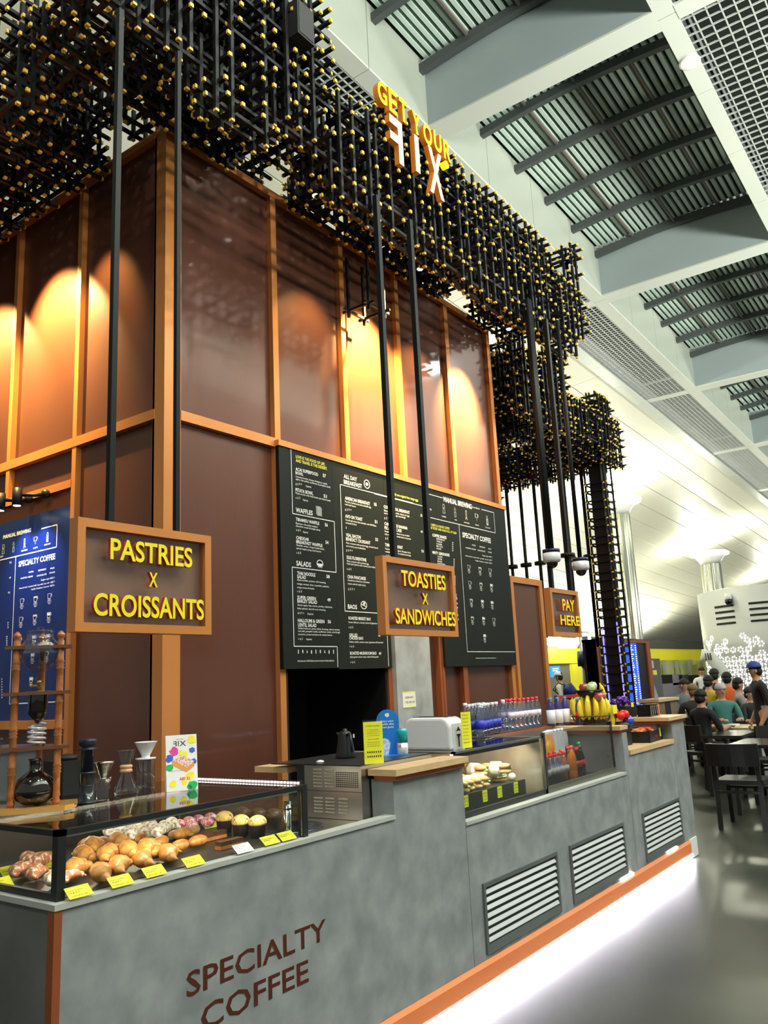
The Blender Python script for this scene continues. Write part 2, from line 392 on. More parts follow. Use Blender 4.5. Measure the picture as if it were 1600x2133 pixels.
# egg-crate grilles
gr = S('ceiling_grille', 'white egg-crate ceiling grille over black void')
for i in range(len(XB)-1):
    for (ya, yb, st) in ((YB+.27, 7.02, 0.115), (-2.5, YA-.24, 0.155)):
        if i > 6 and ya < 0: continue
        mb = MB(); x0, x1 = XB[i]+.13, XB[i+1]-.13
        y = ya+.02
        while y < yb:
            mb.box(x0, x1, y-.0075, y+.0075, 0, 1); y += st
        x = x0+.05
        while x < x1:
            mb.box(x-.0075, x+.0075, ya, yb, 0, 1); x += st
        mb.v = [(v[0], v[1], Zc(v[0], 10.0 if v[2] < .5 else 10.022)) for v in mb.v]
        o = mb.build('grille_bars', GRIL, gr); o['kind'] = 'stuff'
        slab(x0, x1, ya, yb, 10.5, 10.52).build('void_sheet', mat('void_dark', (0.012, 0.016, 0.014), .6), gr)
# vault: long white panels with dark joints, curving down to the far side
VP = [(7.32, 10.02), (9, 9.85), (10.4, 9.45), (12, 8.95), (14, 8.2), (16, 7.3), (18, 6.3), (20, 5.2), (22, 4.0), (24, 2.6), (26, 1.0)]
VW = mat('vault_white', (0.80, 0.79, 0.66), 0.5)
vault = S('ceiling_vault', 'sweeping white panelled vault over the seating area')
arc = [(VP[0], 0.0)]
def vz(y):
    for a, c in zip(VP, VP[1:]):
        if a[0] <= y <= c[0]: return a[1]+(c[1]-a[1])*(y-a[0])/(c[0]-a[0])
    return VP[-1][1]
ys = [7.32]
while ys[-1] < 25.5:
    y = ys[-1]; sl_ = math.hypot(1, (vz(min(y+.5, 26))-vz(y))/.5); ys.append(min(26, y+0.85/sl_))
xe = [-8, 2, 8, 14, 20, 27, 35, 45, 58, 75, 100]
for j in range(len(ys)-1):
    for i in range(len(xe)-1):
        y0, y1 = ys[j], ys[j+1]-.03; x0, x1 = xe[i], xe[i+1]-.02
        z0, z1 = vz(y0), vz(y1); mb = MB()
        q = [(x0, y0, z0), (x1, y0, z0), (x1, y1, z1), (x0, y1, z1)]
        mb.add([(p[0], p[1], Zc(p[0], p[2])) for p in q]+[(p[0], p[1], Zc(p[0], p[2]+.04)) for p in q], [(0, 3, 2, 1), (4, 5, 6, 7), (0, 1, 5, 4), (1, 2, 6, 5), (2, 3, 7, 6), (3, 0, 4, 7)])
        mb.build('vault_panel', VW, vault)
mb = MB()
for a, c in zip(VP, VP[1:]):
    mb.add([(-8, a[0], Zc(-8, a[1]+.08)), (100, a[0], Zc(100, a[1]+.08)), (100, c[0], Zc(100, c[1]+.08)), (-8, c[0], Zc(-8, c[1]+.08))], [(0, 1, 2, 3)])
mb.build('vault_backing', mat('vault_backing_grey', (0.10, 0.10, 0.085), .7), vault)
def wedge(x, y, L, hgt, label):
    mb = MB(); n = 10; top = []; bot = []
    for i in range(n+1):
        t = i/n; xx = x+L*t; yy = y-3.2*t; zz = Zc(xx, vz(yy))-.05
        top.append((xx, yy, zz)); bot.append((xx+.3, yy-.2, zz-hgt*math.sin(math.pi*min(1, .12+.88*(1-t)))*(1-t)**.6))
    for i in range(n):
        mb.add([top[i], top[i+1], bot[i+1], bot[i]], [(0, 1, 2, 3)])
        mb.add([(p[0], p[1]+.1, p[2]) for p in (top[i], top[i+1], bot[i+1], bot[i])], [(3, 2, 1, 0)])
    tag(mb.build('vault_opening_wedge', mat('opening_wedge_grey', (0.14, 0.14, 0.12), .6)), label, kind='structure')  # dark wedge built in place of an opening in the vault

# soffit downlight
tl = T('downlight', 'small round white downlight in the ceiling beam', 'light', (10.41, 2.13, Zc(10.41)-.004))
b = MB(); b.lathe([(0.0, 0.0), (0.09, 0.0), (0.12, .004)], n=20); b.build('lens', LAMPW, tl)
b = MB(); b.lathe([(0.11, -.01), (0.14, -.01), (0.14, .01), (.11, .01)], n=20); b.build('trim_ring', WHITE, tl)

# chrome columns carrying uplights
def column(x, y, zt, label, d=.46):
    t = S('column', label, (x, y, 0))
    b = MB(); n = 36; pf = []
    vs = []; fs = []
    for z in (0, zt-.5):
        for k in range(n*2):
            a = math.pi*k/n; rr = d*(1 if k % 2 else .955); vs.append((rr*math.cos(a), rr*math.sin(a), z))
    for k in range(n*2): fs.append((k, (k+1) % (n*2), (k+1) % (n*2)+n*2, k+n*2))
    b.add(vs, fs); b.build('fluted_shaft', mat('column_chrome', (0.60, 0.60, 0.50), .16, 1.0), t)
    b = MB(); b.lathe([(d*.9, zt-.52), (d*1.1, zt-.35), (d*1.5, zt-.1), (d*1.6, zt-.06)], n=32); b.build('collar', mat('collar_white', (.8, .8, .76), .3), t)
    b = MB(); b.lathe([(0, zt-.02), (d*1.95, zt-.05), (d*1.98, zt+.03), (d*1.7, zt+.10), (0, zt+.12)], n=32); b.build('uplight_ring', LAMPW, t)
    b = MB(); b.lathe([(d*1.02, 2.2), (d*1.02, 2.5)], n=32); b.build('band', CHROME, t)
column(28.2, 10.3, 7.55, 'tall fluted chrome column nearest behind the lattice post')
column(40.7, 10.55, 6.9, 'second fluted chrome column beside the white perforated drum')
column(54.5, 10.2, 6.2, 'third chrome column top behind the white drum')
for p, e in (((28.2, 10.3, 7.75), 800), ((40.7, 10.5, 7.1), 800), ((54, 10.2, 6.4), 600), ((16, 10.5, 8.2), 700)):
    lamp('POINT', (p[0]-.3, p[1], p[2]+.1), e, (1.0, 1.0, .80), size=.3, name='column_uplight')
lamp('AREA', (24, 16.5, 3.4), 1500, (1.0, 1.0, .82), (24, 15.5, 8), size=14, size_y=2, name='vault_fill_light')  # unseen area lamps added low down to brighten the vault
lamp('AREA', (44, 17.5, 2.9), 1300, (1.0, 1.0, .82), (44, 16.5, 6), size=16, size_y=2, name='vault_fill_light')
wedge(54, 20, 22, 2.6, 'dark fin under the vault beside the second column')
# ================================================================ COUNTER
CY = 2.447
ct = T('counter', 'long grey concrete-look serving counter with copper skirting', 'counter', (0, 0, 0))
def fp(x0, x1, z0, z1, y0=CY, y1=CY+.12, name='front_panel', m=CONC, label=None):
    b = MB(); b.box(x0, x1, y0, y1, z0, z1); return b.build(name, m, ct, label=label)
fp(1.578, 3.33, .147, .968)
fp(3.33, 3.967, .147, 1.145, y1=CY+.13); fp(3.967, 6.32, .147, .838); fp(6.32, 6.42, .147, 1.14, y1=CY+.8); fp(6.42, 7.50, .147, .97, y1=CY+.6); 
fp(7.50, 7.847, .0, 1.15, y1=CY+.10); b = MB(); b.box(7.40, 7.847, CY+.10, CY+.95, 0, 1.15); b.build('end_block', CONC, ct)
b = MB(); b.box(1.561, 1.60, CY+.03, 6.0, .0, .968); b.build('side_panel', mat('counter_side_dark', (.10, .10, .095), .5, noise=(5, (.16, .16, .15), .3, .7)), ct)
b = MB(); b.box(1.555, 1.582, CY-.004, CY+.03, .0, .970); b.build('corner_strip', COPPER_D, ct, label='copper strip on the near corner')
for x0, x1, z, yb in ((1.553, 3.33, .968, 3.4), (3.967, 6.32, .838, 3.3)):
    b = MB(); b.box(x0, x1, CY-.008, CY+.06, z, z+.018); 
    if z > .9: b.box(1.553, 1.61, CY+.06, 6.0, z, z+.018)
    b.build('edge_slab', SLAB, ct)
b = MB(); b.box(1.60, 2.78, CY+.06, 3.5, .962, .975); b.box(1.60, 2.70, 3.5, 6, .9, .975); b.build('work_top', STEELD, ct)
b = MB(); b.box(3.97, 6.3, CY+.12, 3.5, .60, .838); b.box(6.42, 7.4, CY+.6, 3.3, .1, .9); b.build('carcass', BLACK, ct)
for x0, x1, y0, y1, z in ((3.305, 3.975, CY-.04, CY+.13, 1.165), (6.27, 6.43, CY-.01, CY+.85, 1.165), (7.36, 7.87, CY-.03, CY+1.0, 1.165), (6.43, 7.49, CY-.012, CY+.75, .97)):
    b = MB(); b.box(x0, x1, y0, y1, z, z+(.03 if z > 1 else .035)); b.build('oak_top', WOOD, ct)
    if z > 1:
        b = MB(); b.box(x0+.02, x1-.012, y0+.02, y1-.02, z-.026, z); b.build('copper_trim', COPPER_D, ct)
b = MB(); b.box(3.967, 4.3, CY+.16, CY+.75, 1.165, 1.195); b.box(3.30, 3.967, CY+.66, CY+.9, 1.165, 1.195); b.build('oak_top', WOOD, ct)
b = MB(); b.prism([(CY-.004, .03), (CY-.014, .05), (CY-.014, .125), (CY+.0, .146), (CY+.02, .146), (CY+.02, .03)], 1.60, 7.62, axis=0); b.build('skirting', ORANGE, ct, label='glossy orange copper skirting')
b = MB(); b.box(7.62, 7.80, CY-.012, CY+.02, .0, .15); b.build('skirting_end', WHITE, ct, label='white end piece of the skirting')
for x in (6.02, 7.05): b = MB(); b.box(x, x+.22, CY-.016, CY, .142, .160); b.build('led_clip', LEDW, ct)
for x in (3.966, 6.36, 7.497): b = MB(); b.box(x-.001, x+.001, CY-.0006, CY, .147, .83); b.build('panel_joint', INKK, ct)
b = MB(); b.box(1.62, 7.61, CY-.006, CY+.01, .0, .029); b.build('led_strip', mat('led_strip_white', (1, 1, 1), .5, emit=(.93, .91, 1.0), estr=9), ct, label='white LED strip under the skirting')
for i in range(4):
    x = 2.4+1.5*i; lamp('AREA', (x, CY-.012, .034), 24.0, (.93, .91, 1.0), (x, CY-.30, -.12), size=1.5, size_y=.012, name='strip_light')
b = MB()
put_text(b, 'SPECIALTY', MF(2.07, CY-.0015, .574), .74, .078, .012)
put_text(b, 'COFFEE', MF(2.135, CY-.0015, .447), .56, .080, .012)
b.build('lettering', mat('letter_rust', (.10, .022, .010), .4, .2), ct, label='rust coloured SPECIALTY COFFEE lettering')

# vents
def vent(x0, x1, label):
    t = T('vent_grille', label, 'vent', (x0, CY, .172), group=None); w = x1-x0; h = .35
    b = MB(); f = .022
    b.box(0, w, -.012, 0, 0, .045); b.box(0, w, -.012, 0, h-f, h); b.box(0, f, -.012, 0, .045, h-f); b.box(w-f, w, -.012, 0, .045, h-f); b.build('frame', mat('vent_grey', (.17, .19, .19), .35, .5), t)
    b = MB(); b.box(f, w-f, -.0015, -.0005, .045, h-f); b.build('back_plate', mat('vent_back', (.015, .017, .02), .5), t)
    n = 7; hh = (h-f-.05)/n; p0 = None
    for k in range(n):
        if p0 is None:
            b = MB(); b.prism([(-.0015, 0), (-.011, .004), (-.011, .007), (-.0015, hh*.62)], f+.004, w-f-.004, axis=0)
            p0 = b.build('slat', mat('vent_slat', (.62, .63, .64), .35, .3), t, (0, 0, .05))
        else: share(p0, (0, 0, .05+k*hh), t)
vent(4.09, 5.013, 'widest grey louvred vent low on the counter, nearest the camera')
vent(5.203, 6.148, 'middle grey louvred vent low on the counter')
vent(6.55, 7.465, 'far grey louvred vent near the counter end')

# sink well and pan behind the case
sk = T('sink_unit', 'stainless steel counter with a round basin right of the pastry case', 'sink', (2.80, 2.5, .93))
b = MB(); b.box(0, .46, .0, .75, 0, .030); b.build('steel_top', STEEL, sk)
b = MB(); b.lathe([(.0, -.02+.055), (.13, -.02+.055), (.15, .032), (.165, .034), (.175, .0305)], (.20, .33, 0), 28); b.build('basin', mat('basin_blue_steel', (.22, .25, .40), .2, 1.0), sk)
# steel oven
ov = T('countertop_oven', 'stainless steel oven with louvred side on the low counter', 'oven', (3.262, 2.585, .962))
b = MB(); b.box(0, .62, 0, .37, 0, .25); b.build('body', STEEL, ov)
b = MB(); b.box(-.004, .62, .37, .415, 0, .252); b.build('back_frame', BLACK, ov)
b = MB(); b.box(-.002, .62, 0, .60, .25, .256); b.build('top_plate', mat('oven_top_black', (.02, .02, .02), .3), ov)
b = MB(); b.box(-.003, 0, .0, .37, .128, .131); b.build('seam', STEELD, ov)
pv = None
for (yy, zz, n) in ((.275, .145, 6), (.200, .145, 6), (.275, .025, 5), (.200, .025, 5), (.115, .025, 5)):
    for k in range(n):
        if pv is None:
            b = MB(); b.prism([(0, 0), (-.008, .003), (-.002, .010), (0, .010)], -.029, .029, axis=1)
            pv = b.build('louvre', mat('louvre_steel', (.75, .70, .60), .25, 1.0), ov, (0, yy, zz+k*.0160))
        else: share(pv, (0, yy, zz+k*.0160), ov)
b = MB()
for i in range(12):
    for j in range(8): b.box(-.002, 0, .02+i*.012, .027+i*.012, .150+j*.0095, .155+j*.0095)
b.build('perforated_patch', INKK, ov)

# ---------------------------------------------------------------- pastry case
pc = T('pastry_case', 'low black framed glass pastry case on the near counter corner', 'display case', (0, 0, 0))
X0, X1, Y0, Y1, Z0, Z1 = 1.578, 2.745, 2.472, 3.33, .986, 1.195
YB_ = 5.2
fr = MB()
fr.box(X0, X0+.030, Y0, Y0+.030, Z0, Z1)
fr.build('corner_frame_post', BLACK, pc)
for q in ((X0, X1, Y0, Y0+.022, Z1-.018, Z1), (X0, X0+.02, Y0+.022, YB_, Z1-.018, Z1), (X0, X0+.015, Y0+.03, YB_, Z0, Z0+.022), (X1-.03, X1, Y0, Y0+.03, Z0, Z1-.018), (X1-.03, X1, Y0+.022, Y1, Z1-.018, Z1), (X1-.03, X1, Y1-.03, Y1, Z0, Z1-.018)):
    b = MB(); b.box(*q); b.build('frame_bar', BLACK, pc)
b = MB(); b.box(X0+.03, X1-.03, Y0+.008, Y0+.014, Z0, Z1-.018); b.build('front_pane', GLASS, pc)
b = MB(); b.box(X0+.004, X0+.010, Y0+.03, YB_, Z0+.022, Z1-.018); b.build('side_pane', GLASS, pc)
b = MB(); b.box(X1-.018, X1-.012, Y0+.03, Y1-.03, Z0, Z1-.018); b.build('side_pane', GLASS, pc)
b = MB(); b.box(X0+.02, X1-.03, Y0+.022, Y1, Z1-.008, Z1-.001); b.box(X0+.02, 1.95, Y1, YB_, Z1-.008, Z1-.001); b.build('top_pane', GLASSD, pc)
b = MB(); b.box(X0+.02, X1-.04, Y1-.02, Y1, Z0, Z1-.02); b.build('back_panel', mat('case_back', (.06, .045, .035), .3), pc)
b = MB(); b.box(X0+.015, X1-.03, Y0+.02, Y1-.02, Z0-.006, Z0+.004); b.box(X0+.015, 1.95, Y1-.02, YB_, Z0-.006, Z0+.004); b.build('tray_floor', mat('slate_tray', (.03, .028, .026), .3), pc)
b = MB(); b.box(X0+.03, X1-.03, Y0+.016, Y0+.020, Z1-.026, Z1-.018); b.box(X0+.03, X0+.033, Y0+.016, Y0+.02, Z0, Z1-.02); b.box(X1-.034, X1-.03, Y0+.004, Y0+.007, Z0, Z1-.02); b.build('steel_edge', CHROME, pc)
b = MB(); b.box(X1-.004, X1+.012, Y0+.03, Y1, Z1, Z1+.012)
b.build('led_bar_housing', BLACK, pc)
for k in range(40):
    if k == 0: b = MB(); b.box(X1-.010, X1-.004, Y0+.04, Y0+.050, Z1+.001, Z1+.009); l0 = b.build('led', mat('led_pink_white', (1, 1, 1), .5, emit=(1, .80, .78), estr=2.2), pc)
    else: share(l0, (0, .0195*k, 0), pc)
b = MB(); b.box(X0+.05, X1-.06, Y0+.024, Y0+.03, Z1-.024, Z1-.019); b.build('inner_led', mat('led_warm', (1, 1, 1), .5, emit=(1, .93, .8), estr=2), pc)
lamp('AREA', (2.15, 2.56, Z1-.03), 3.4, (1.0, .90, .72), (2.15, 2.80, Z0), size=1.05, size_y=.02, name='case_light')
lamp('AREA', (2.15, 3.2, Z1-.03), 1.4, (1.0, .90, .72), (2.15, 2.9, Z0), size=1.05, size_y=.02, name='case_light')
# paper label on the inner back
b = MB(); b.box(1.69, 1.75, 3.30, 3.302, 1.13, 1.155); b.build('paper_label', mat('paper_cream', (.62, .58, .48), .6), pc)

# yellow card hanging behind the glass
yc = T('display_card', 'yellow FOR DISPLAY card hanging inside the pastry case glass', 'card', (0, 0, 0))
A = at(277, 1700, 1, 3.2)
b = MB(); b.box(A.x-.055, A.x+.075, 3.20, 3.203, A.z-.06, A.z+.08); b.build('card_face', YEL, yc)
b = MB(); put_text(b, 'FOR DISPLAY', MF(A.x-.04, 3.198, A.z+.035), .1, .014); put_text(b, 'PURPOSE', MF(A.x-.03, 3.198, A.z+.01), .08, .014); b.build('card_print', INKK, yc)

# ---------------------------------------------------------------- pastries
CRO = mat('croissant_crust', (.42, .13, .02), .45, coat=.25, noise=(38, (.72, .34, .075), .35, .65), bump=(60, .3, .003))
CROD = mat('brioche_crust', (.40, .13, .03), .4, coat=.2, noise=(25, (.55, .22, .06), .3, .7))
CROP = mat('powdered_crust', (.60, .35, .18), .7, noise=(60, (.90, .87, .82), .42, .52), bump=(80, .4, .003))
CROR = mat('sugared_red_crust', (.62, .20, .08), .5, noise=(50, (.92, .82, .70), .5, .60), bump=(60, .3, .003))
CHOC = mat('chocolate', (.06, .022, .010), .4, noise=(40, (.12, .045, .02), .3, .7), bump=(70, .8, .004))
MUFY = mat('yellow_muffin_top', (.80, .52, .14), .6, noise=(40, (.88, .62, .22), .3, .7))
PAPR = mat('muffin_paper_dark', (.035, .022, .016), .6)
PINK = mat('pink_icing', (.70, .10, .16), .5, noise=(90, (.93, .75, .78), .45, .55), bump=(90, .5, .003))
def croissant(name, label, group, M, size=.070):
    mb = MB(); path = []; rad = []; n = 56
    for i in range(n+1):
        t = i/n; a = R_(-82+164*t); path.append((math.sin(a)*size*.92, math.cos(a)*size*.62-size*.5, .018+.012*math.sin(math.pi*t)))
        rr = (.004+.0215*math.sin(math.pi*t)**1.15)*(.74+.42*((t*5.5) % 1)) * size/.062; rad.append(rr)
    mb.sweep(path, rad, 12, flat=.85)
    for q_ in range(len(mb.f)):
        if q_ < n*12 and ((q_//12)/n*5.5) % 1 < .16: mb.mi[q_] = 1
    o = mb.build(name, [M, CROD]); return tag(o, label, 'croissant', group)
def put(o, px, py, rz, z=.992, label=None, s=1.0, group=None, first=False):
    P = at(px, py, 2, z)
    if not first: o = share(o, (P.x, P.y, z))
    else: o.location = (P.x, P.y, z)
    o.rotation_euler = (0, 0, rz); o.scale = (s,)*3
    if label: o['label'] = label
    if group: o['group'] = group
    return o
gC = 'plain golden croissants heaped in the pastry case'
croA = croissant('croissant', 'plain golden croissant in the heap in the pastry case', gC, CRO)
# (px, py of the base, rotation, z)
sp_ = [(160, 1832, .5, .992), (215, 1842, .9, .992), (252, 1826, .7, .992), (300, 1812, 1.0, .992), (355, 1800, .8, .992), (178, 1803, 1.2, 1.004), (232, 1800, .4, 1.012), (272, 1793, .9, 1.016), (195, 1782, .7, 1.0), (250, 1772, 1.3, 1.0), (310, 1788, .6, 1.01)]
for i, (px, py, rz, z) in enumerate(sp_): put(croA, px, py-4, rz, z, first=(i == 0), s=1.15)
for i, (px, py, rz, z, l) in enumerate([(335, 1770, .5, 1.0, 'smooth golden roll at the back left of the roll row'), (375, 1778, .3, .992, 'smooth golden roll in the middle of the case behind the tags'), (412, 1768, .2, .992, 'smooth golden roll nearest the chocolate bars'), (325, 1792, .5, 1.0, 'smooth golden roll beside the croissant heap'), (378, 1752, .3, .992, 'smooth golden roll behind the others, below the powdered row'), (285, 1762, .4, 1.0, 'smooth golden roll under the yellow tag in the heap'), (352, 1795, .3, .992, 'front smooth golden roll right above the third price tag')]):
    mb = MB(); mb.sweep([(-.05+.1*k/12, 0, .023) for k in range(13)], [.006+.021*math.sin(math.pi*min(1, max(0, k/12)))**.45 for k in range(13)], 12, flat=.85)
    if i == 0: rollp = tag(mb.build('bread_roll', CRO), l, 'bread roll'); put(rollp, px, py-4, rz, z, first=True)
    else: put(rollp, px, py-4, rz, z, l)
croB = croissant('almond_croissant', 'sugar dusted red fruit croissant at the left end of the case', 'sugar dusted fruit croissants left of the frame post', CROR, .066)
for i, (px, py, rz, z) in enumerate([(45, 1835, .4, .992), (75, 1840, .7, .992), (85, 1815, .5, .998), (62, 1812, .9, 1.004)]): put(croB, px, py-6, rz, z, first=(i == 0))
tg = croissant('pale_croissant', 'pale sugar dusted croissant at the near corner of the case', None, CROP, .068); put(tg, 118, 1846, .5, .992, first=True)
tg = croissant('danish_pastry', 'sugar dusted croissant just right of the corner post', None, CROR, .05); put(tg, 150, 1842, .3, .992, first=True)
# round buns
mb = MB(); mb.ball((0, 0, .0), .036, 18, sz=.95, lo=-20, hi=90)
bun = tag(mb.build('brioche_bun', CROD), 'glossy brown brioche bun left of the powdered pastries', 'bun'); put(bun, 180, 1766, 0, 1.005, first=True, s=1.1); bun['label'] = 'leftmost of the two round brown brioche buns at the back'
put(bun, 213, 1762, 0, 1.005, 'right one of the two round brown brioche buns at the back', s=1.1)
mb = MB(); mb.ball((0, 0, 0), .07, 18, sz=.35, lo=0, hi=90, sx=1.4); fl_ = tag(mb.build('flat_loaf', CROD), 'flat brown loaf seen through the left side pane', 'bread'); put(fl_, 85, 1790, .9, .992, first=True)
# powdered almond croissants
croP = croissant('powdered_pastry', 'icing sugar dusted almond pastry in the back row', 'icing sugar dusted pastries along the back of the case', CROP, .052)
for i, k in enumerate([(248, 1752), (275, 1750), (300, 1745), (262, 1738), (290, 1733), (318, 1732), (345, 1735), (330, 1745), (362, 1727), (235, 1742)]):
    put(croP, k[0], k[1]+6, .4+.3*(i % 3), .992+.016*(i % 2), first=(i == 0), s=1.3)
# striped danish + pink
mb = MB(); mb.sweep([(-.05+.1*k/8, 0, .016) for k in range(9)], [.006+.016*math.sin(math.pi*k/8)**.4 for k in range(9)], 10, flat=.8)
pk = tag(mb.build('pink_eclair', PINK), 'pink sprinkled pastry finger at the back of the case', 'pastry', 'pink sprinkled pastry fingers near the muffins')
for i, k in enumerate([(375, 1722), (395, 1716), (415, 1712), (432, 1718), (400, 1725), (440, 1708)]): put(pk, k[0], k[1]+4, 1.1, .995+.012*(i % 2), first=(i == 0), s=1.2)
STR = mat('striped_choux', (.50, .24, .10), .5, noise=(28, (.88, .78, .65), .5, .56))
mb = MB(); mb.sweep([(-.05+.1*k/8, 0, .016) for k in range(9)], [.006+.018*math.sin(math.pi*k/8)**.4 for k in range(9)], 10, flat=.8)
st_ = tag(mb.build('iced_pastry', STR), 'caramel pastry finger with white icing stripes', 'pastry', 'white striped pastry fingers between powdered and pink ones')
for i, k in enumerate([(362, 1745), (385, 1738), (405, 1734)]): put(st_, k[0], k[1]+2, .7, .992, first=(i == 0))
for i, (px, py, l) in enumerate([(418, 1752, 'chocolate slice behind the middle tag'), (445, 1748, 'chocolate slice right of the striped pastries'), (478, 1765, 'long layered chocolate slice nearest the front glass')]):
    mb = MB(); mb.box(-.06, .06, -.018, .018, 0, .014, 1); mb.box(-.06, .06, -.018, .018, .014, .030, 0)
    if i == 0: cb = tag(mb.build('chocolate_slice', [CHOC, CROD]), l+' in the pastry case', 'cake'); put(cb, px, py, .0, .992, first=True)
    else: put(cb, px, py, .0, .992, l+' in the pastry case')
def muffin(label, top, px, py, z=.992):
    P = at(px, py, 2, z); t = T('muffin', label, 'muffin', (P.x, P.y, z))
    b = MB(); n = 24; vs = []; fs = []
    for r, zz in ((.026, 0), (.034, .055)):
        for k in range(n): rr = r*(1 if k % 2 else .93); vs.append((rr*math.cos(2*math.pi*k/n), rr*math.sin(2*math.pi*k/n), zz+(.012 if zz and k % 6 == 0 else 0)))
    for k in range(n): fs.append((k, (k+1) % n, (k+1) % n+n, k+n))
    fs.append(tuple(range(n-1, -1, -1))); b.add(vs, fs, 0, True); b.build('paper_cup', PAPR, t)
    b = MB(); b.ball((0, 0, .052), .034, 16, sz=.75, lo=-20, hi=90); b.build('crumb_top', top, t); t.scale = (1.15, 1.15, 1.15)
for l, m_, px, py in (('chocolate muffin at the back left of the muffin group', CHOC, 505, 1724), ('chocolate muffin at the back middle of the muffin group', CHOC, 538, 1726), ('tall chocolate muffin at the right end of the case', CHOC, 570, 1728),
                      ('yellow topped muffin standing left of the other muffins', MUFY, 468, 1733), ('yellow topped muffin in the middle of the muffin group', MUFY, 502, 1742), ('yellow topped muffin at the front right of the muffin group', MUFY, 537, 1744)):
    muffin(l, m_, px, py)
# price tags
def ptag(px, py, label, z=.992, rz=.0, w=.085, h=.045, m=YEL, tilt=52):
    P = at(px, py, 2, z); t = T('price_tag', label, 'price tag', (P.x, P.y, z), rz)
    b = MB(); b.box(-w/2, w/2, -.0008, .0008, 0, h); b.xf(Matrix.Rotation(R_(-tilt), 4, 'X')); b.build('card', m, t)
    b = MB()
    for k, (ww, zz) in enumerate(((.7, .62), (.5, .42), (.8, .15))):
        put_text(b, ('Butter croissant', 'AED', 'Contains gluten, milk')[k], MF(-w/2+.006, -.0012, h*zz), w*ww*.9, h*.11)
    b.xf(Matrix.Rotation(R_(-tilt), 4, 'X')); b.build('card_print', INKK, t)
    b = MB(); b.sweep([(-w/2+.004, h*.5, 0), (-w/2+.004, h*.62, .028), (-w/2+.012, h*.5, 0)], .0007, 5); b.build('wire_stand', CHROME, t)
for px, py, l in ((171, 1868, 'yellow price tag nearest the corner post in the pastry case'), (258, 1845, 'second yellow price tag along the front glass'), (328, 1824, 'third yellow price tag along the front glass'), (410, 1803, 'fourth yellow price tag, below the rolls'),
                  (569, 1758, 'yellow price tag in front of the muffins'), (604, 1749, 'yellow price tag nearest the right end of the pastry case'), (180, 1790, 'yellow price tag standing in the croissants near the buns'), (232, 1775, 'yellow price tag among croissants below the powdered row'),
                  (312, 1757, 'yellow price tag behind the rolls'), (393, 1742, 'yellow price tag in front of the striped pastries'), (443, 1724, 'small yellow price tag beside the pink pastries'), (30, 1822, 'leftmost yellow price tag in the pastry case'), (100, 1808, 'yellow price tag just left of the corner post'), (5, 1850, 'yellow price tag cut by the left frame edge')):
    ptag(px, py, l)
ptag(513, 1775, 'white flowery tag between the yellow tags', m=mat('card_white', (.85, .86, .82), .5))
# tongs / steel cylinder
P = at(600, 1738, 2, .99)
t = T('steel_tumbler', 'tall shiny steel tube standing at the right end of the case', 'tumbler', (P.x, P.y, .99))
b = MB(); b.lathe([(.014, 0), (.016, .02), (.016, .135)], n=20); b.build('tube', CHROME, t)
b = MB(); b.lathe([(.0165, .100), (.0175, .102), (.0175, .106), (.0165, .108)], n=20); b.build('ring', BLACK, t)
# ================================================================ ON THE PASTRY CASE
ZC = Z1
def spot_on(px, py, z=ZC): P = at(px, py, 2, z); return (P.x, P.y, z)
# cold drip tower
dt = T('cold_drip_tower', 'wooden cold drip coffee tower with glass vessels on the pastry case', 'coffee maker', (1.80, 2.98, ZC), R_(-38)); dt.scale = (1, 1, .955)
b = MB(); b.prism([(-.145, -.09), (.115, -.09), (.145, -.055), (.145, .10), (-.145, .10)], .006, .026, axis=2); b.build('base_board', WOODY, dt)
for x, y in ((-.12, -.06), (.12, -.06)): b = MB(); b.cyl((x, y), .012, 0, .006, 12); b.build('foot', WHITE, dt)
post_prof = [(.012, .026), (.015, .04), (.011, .052), (.015, .06), (.013, .075)]
for zz in (.16, .30, .43, .56):
    post_prof += [(.013, zz-.018), (.0165, zz-.012), (.012, zz-.006), (.0165, zz), (.012, zz+.006), (.0165, zz+.012), (.013, zz+.02)]
post_prof += [(.013, .655), (.009, .662), (.015, .672), (.015, .682), (.004, .695)]
for x, y in ((-.078, -.03), (.078, -.03), (.0, .082)):
    b = MB(); b.lathe(post_prof, (x, y, 0), 16); b.build('turned_post', WOODR, dt)
for z in (.235, .445, .625):
    b = MB(); n = 28; mid = 0
    out_ = [(-.118, -.05), (.118, -.05), (.118, .0), (.045, .105), (-.045, .105), (-.118, .0)]
    b.prism(out_, z, z+.013, axis=2); b.build('shelf', mat('shelf_brown', (.16, .06, .022), .3, coat=.3), dt)
b = MB(); b.lathe([(.012, .50), (.014, .53), (.04, .545), (.066, .575), (.072, .61), (.070, .645), (.052, .665), (.048, .672), (.048, .692), (.052, .695)], (0, .0, 0), 28)
b.build('water_globe', pane_mat('vessel_glass', (.84, .88, .90), .22, .03), dt)
b = MB(); b.lathe([(.0, .693), (.045, .694), (.045, .70), (.015, .702), (.013, .712), (.0, .716)], n=24); b.build('globe_lid', MATS['vessel_glass'], dt)
b = MB(); b.lathe([(.006, .465), (.009, .475), (.006, .49), (.012, .50)], n=12); b.bar((-.025, 0, .482), (.02, 0, .482), .008); b.ball((-.028, 0, .482), .008, 10); b.build('brass_tap', mat('brass', (.55, .33, .10), .2, 1.0), dt)
b = MB(); b.lathe([(.008, .335), (.012, .345), (.034, .37), (.036, .385), (.036, .445), (.036, .455)], n=24); b.build('coffee_cylinder', mat('black_coffee_glass', (.012, .006, .004), .05, coat=.6), dt)
b = MB(); b.lathe([(.037, .448), (.044, .456), (.044, .462), (.037, .462)], n=24); b.build('cylinder_rim', MATS['vessel_glass'], dt)
cp_ = []
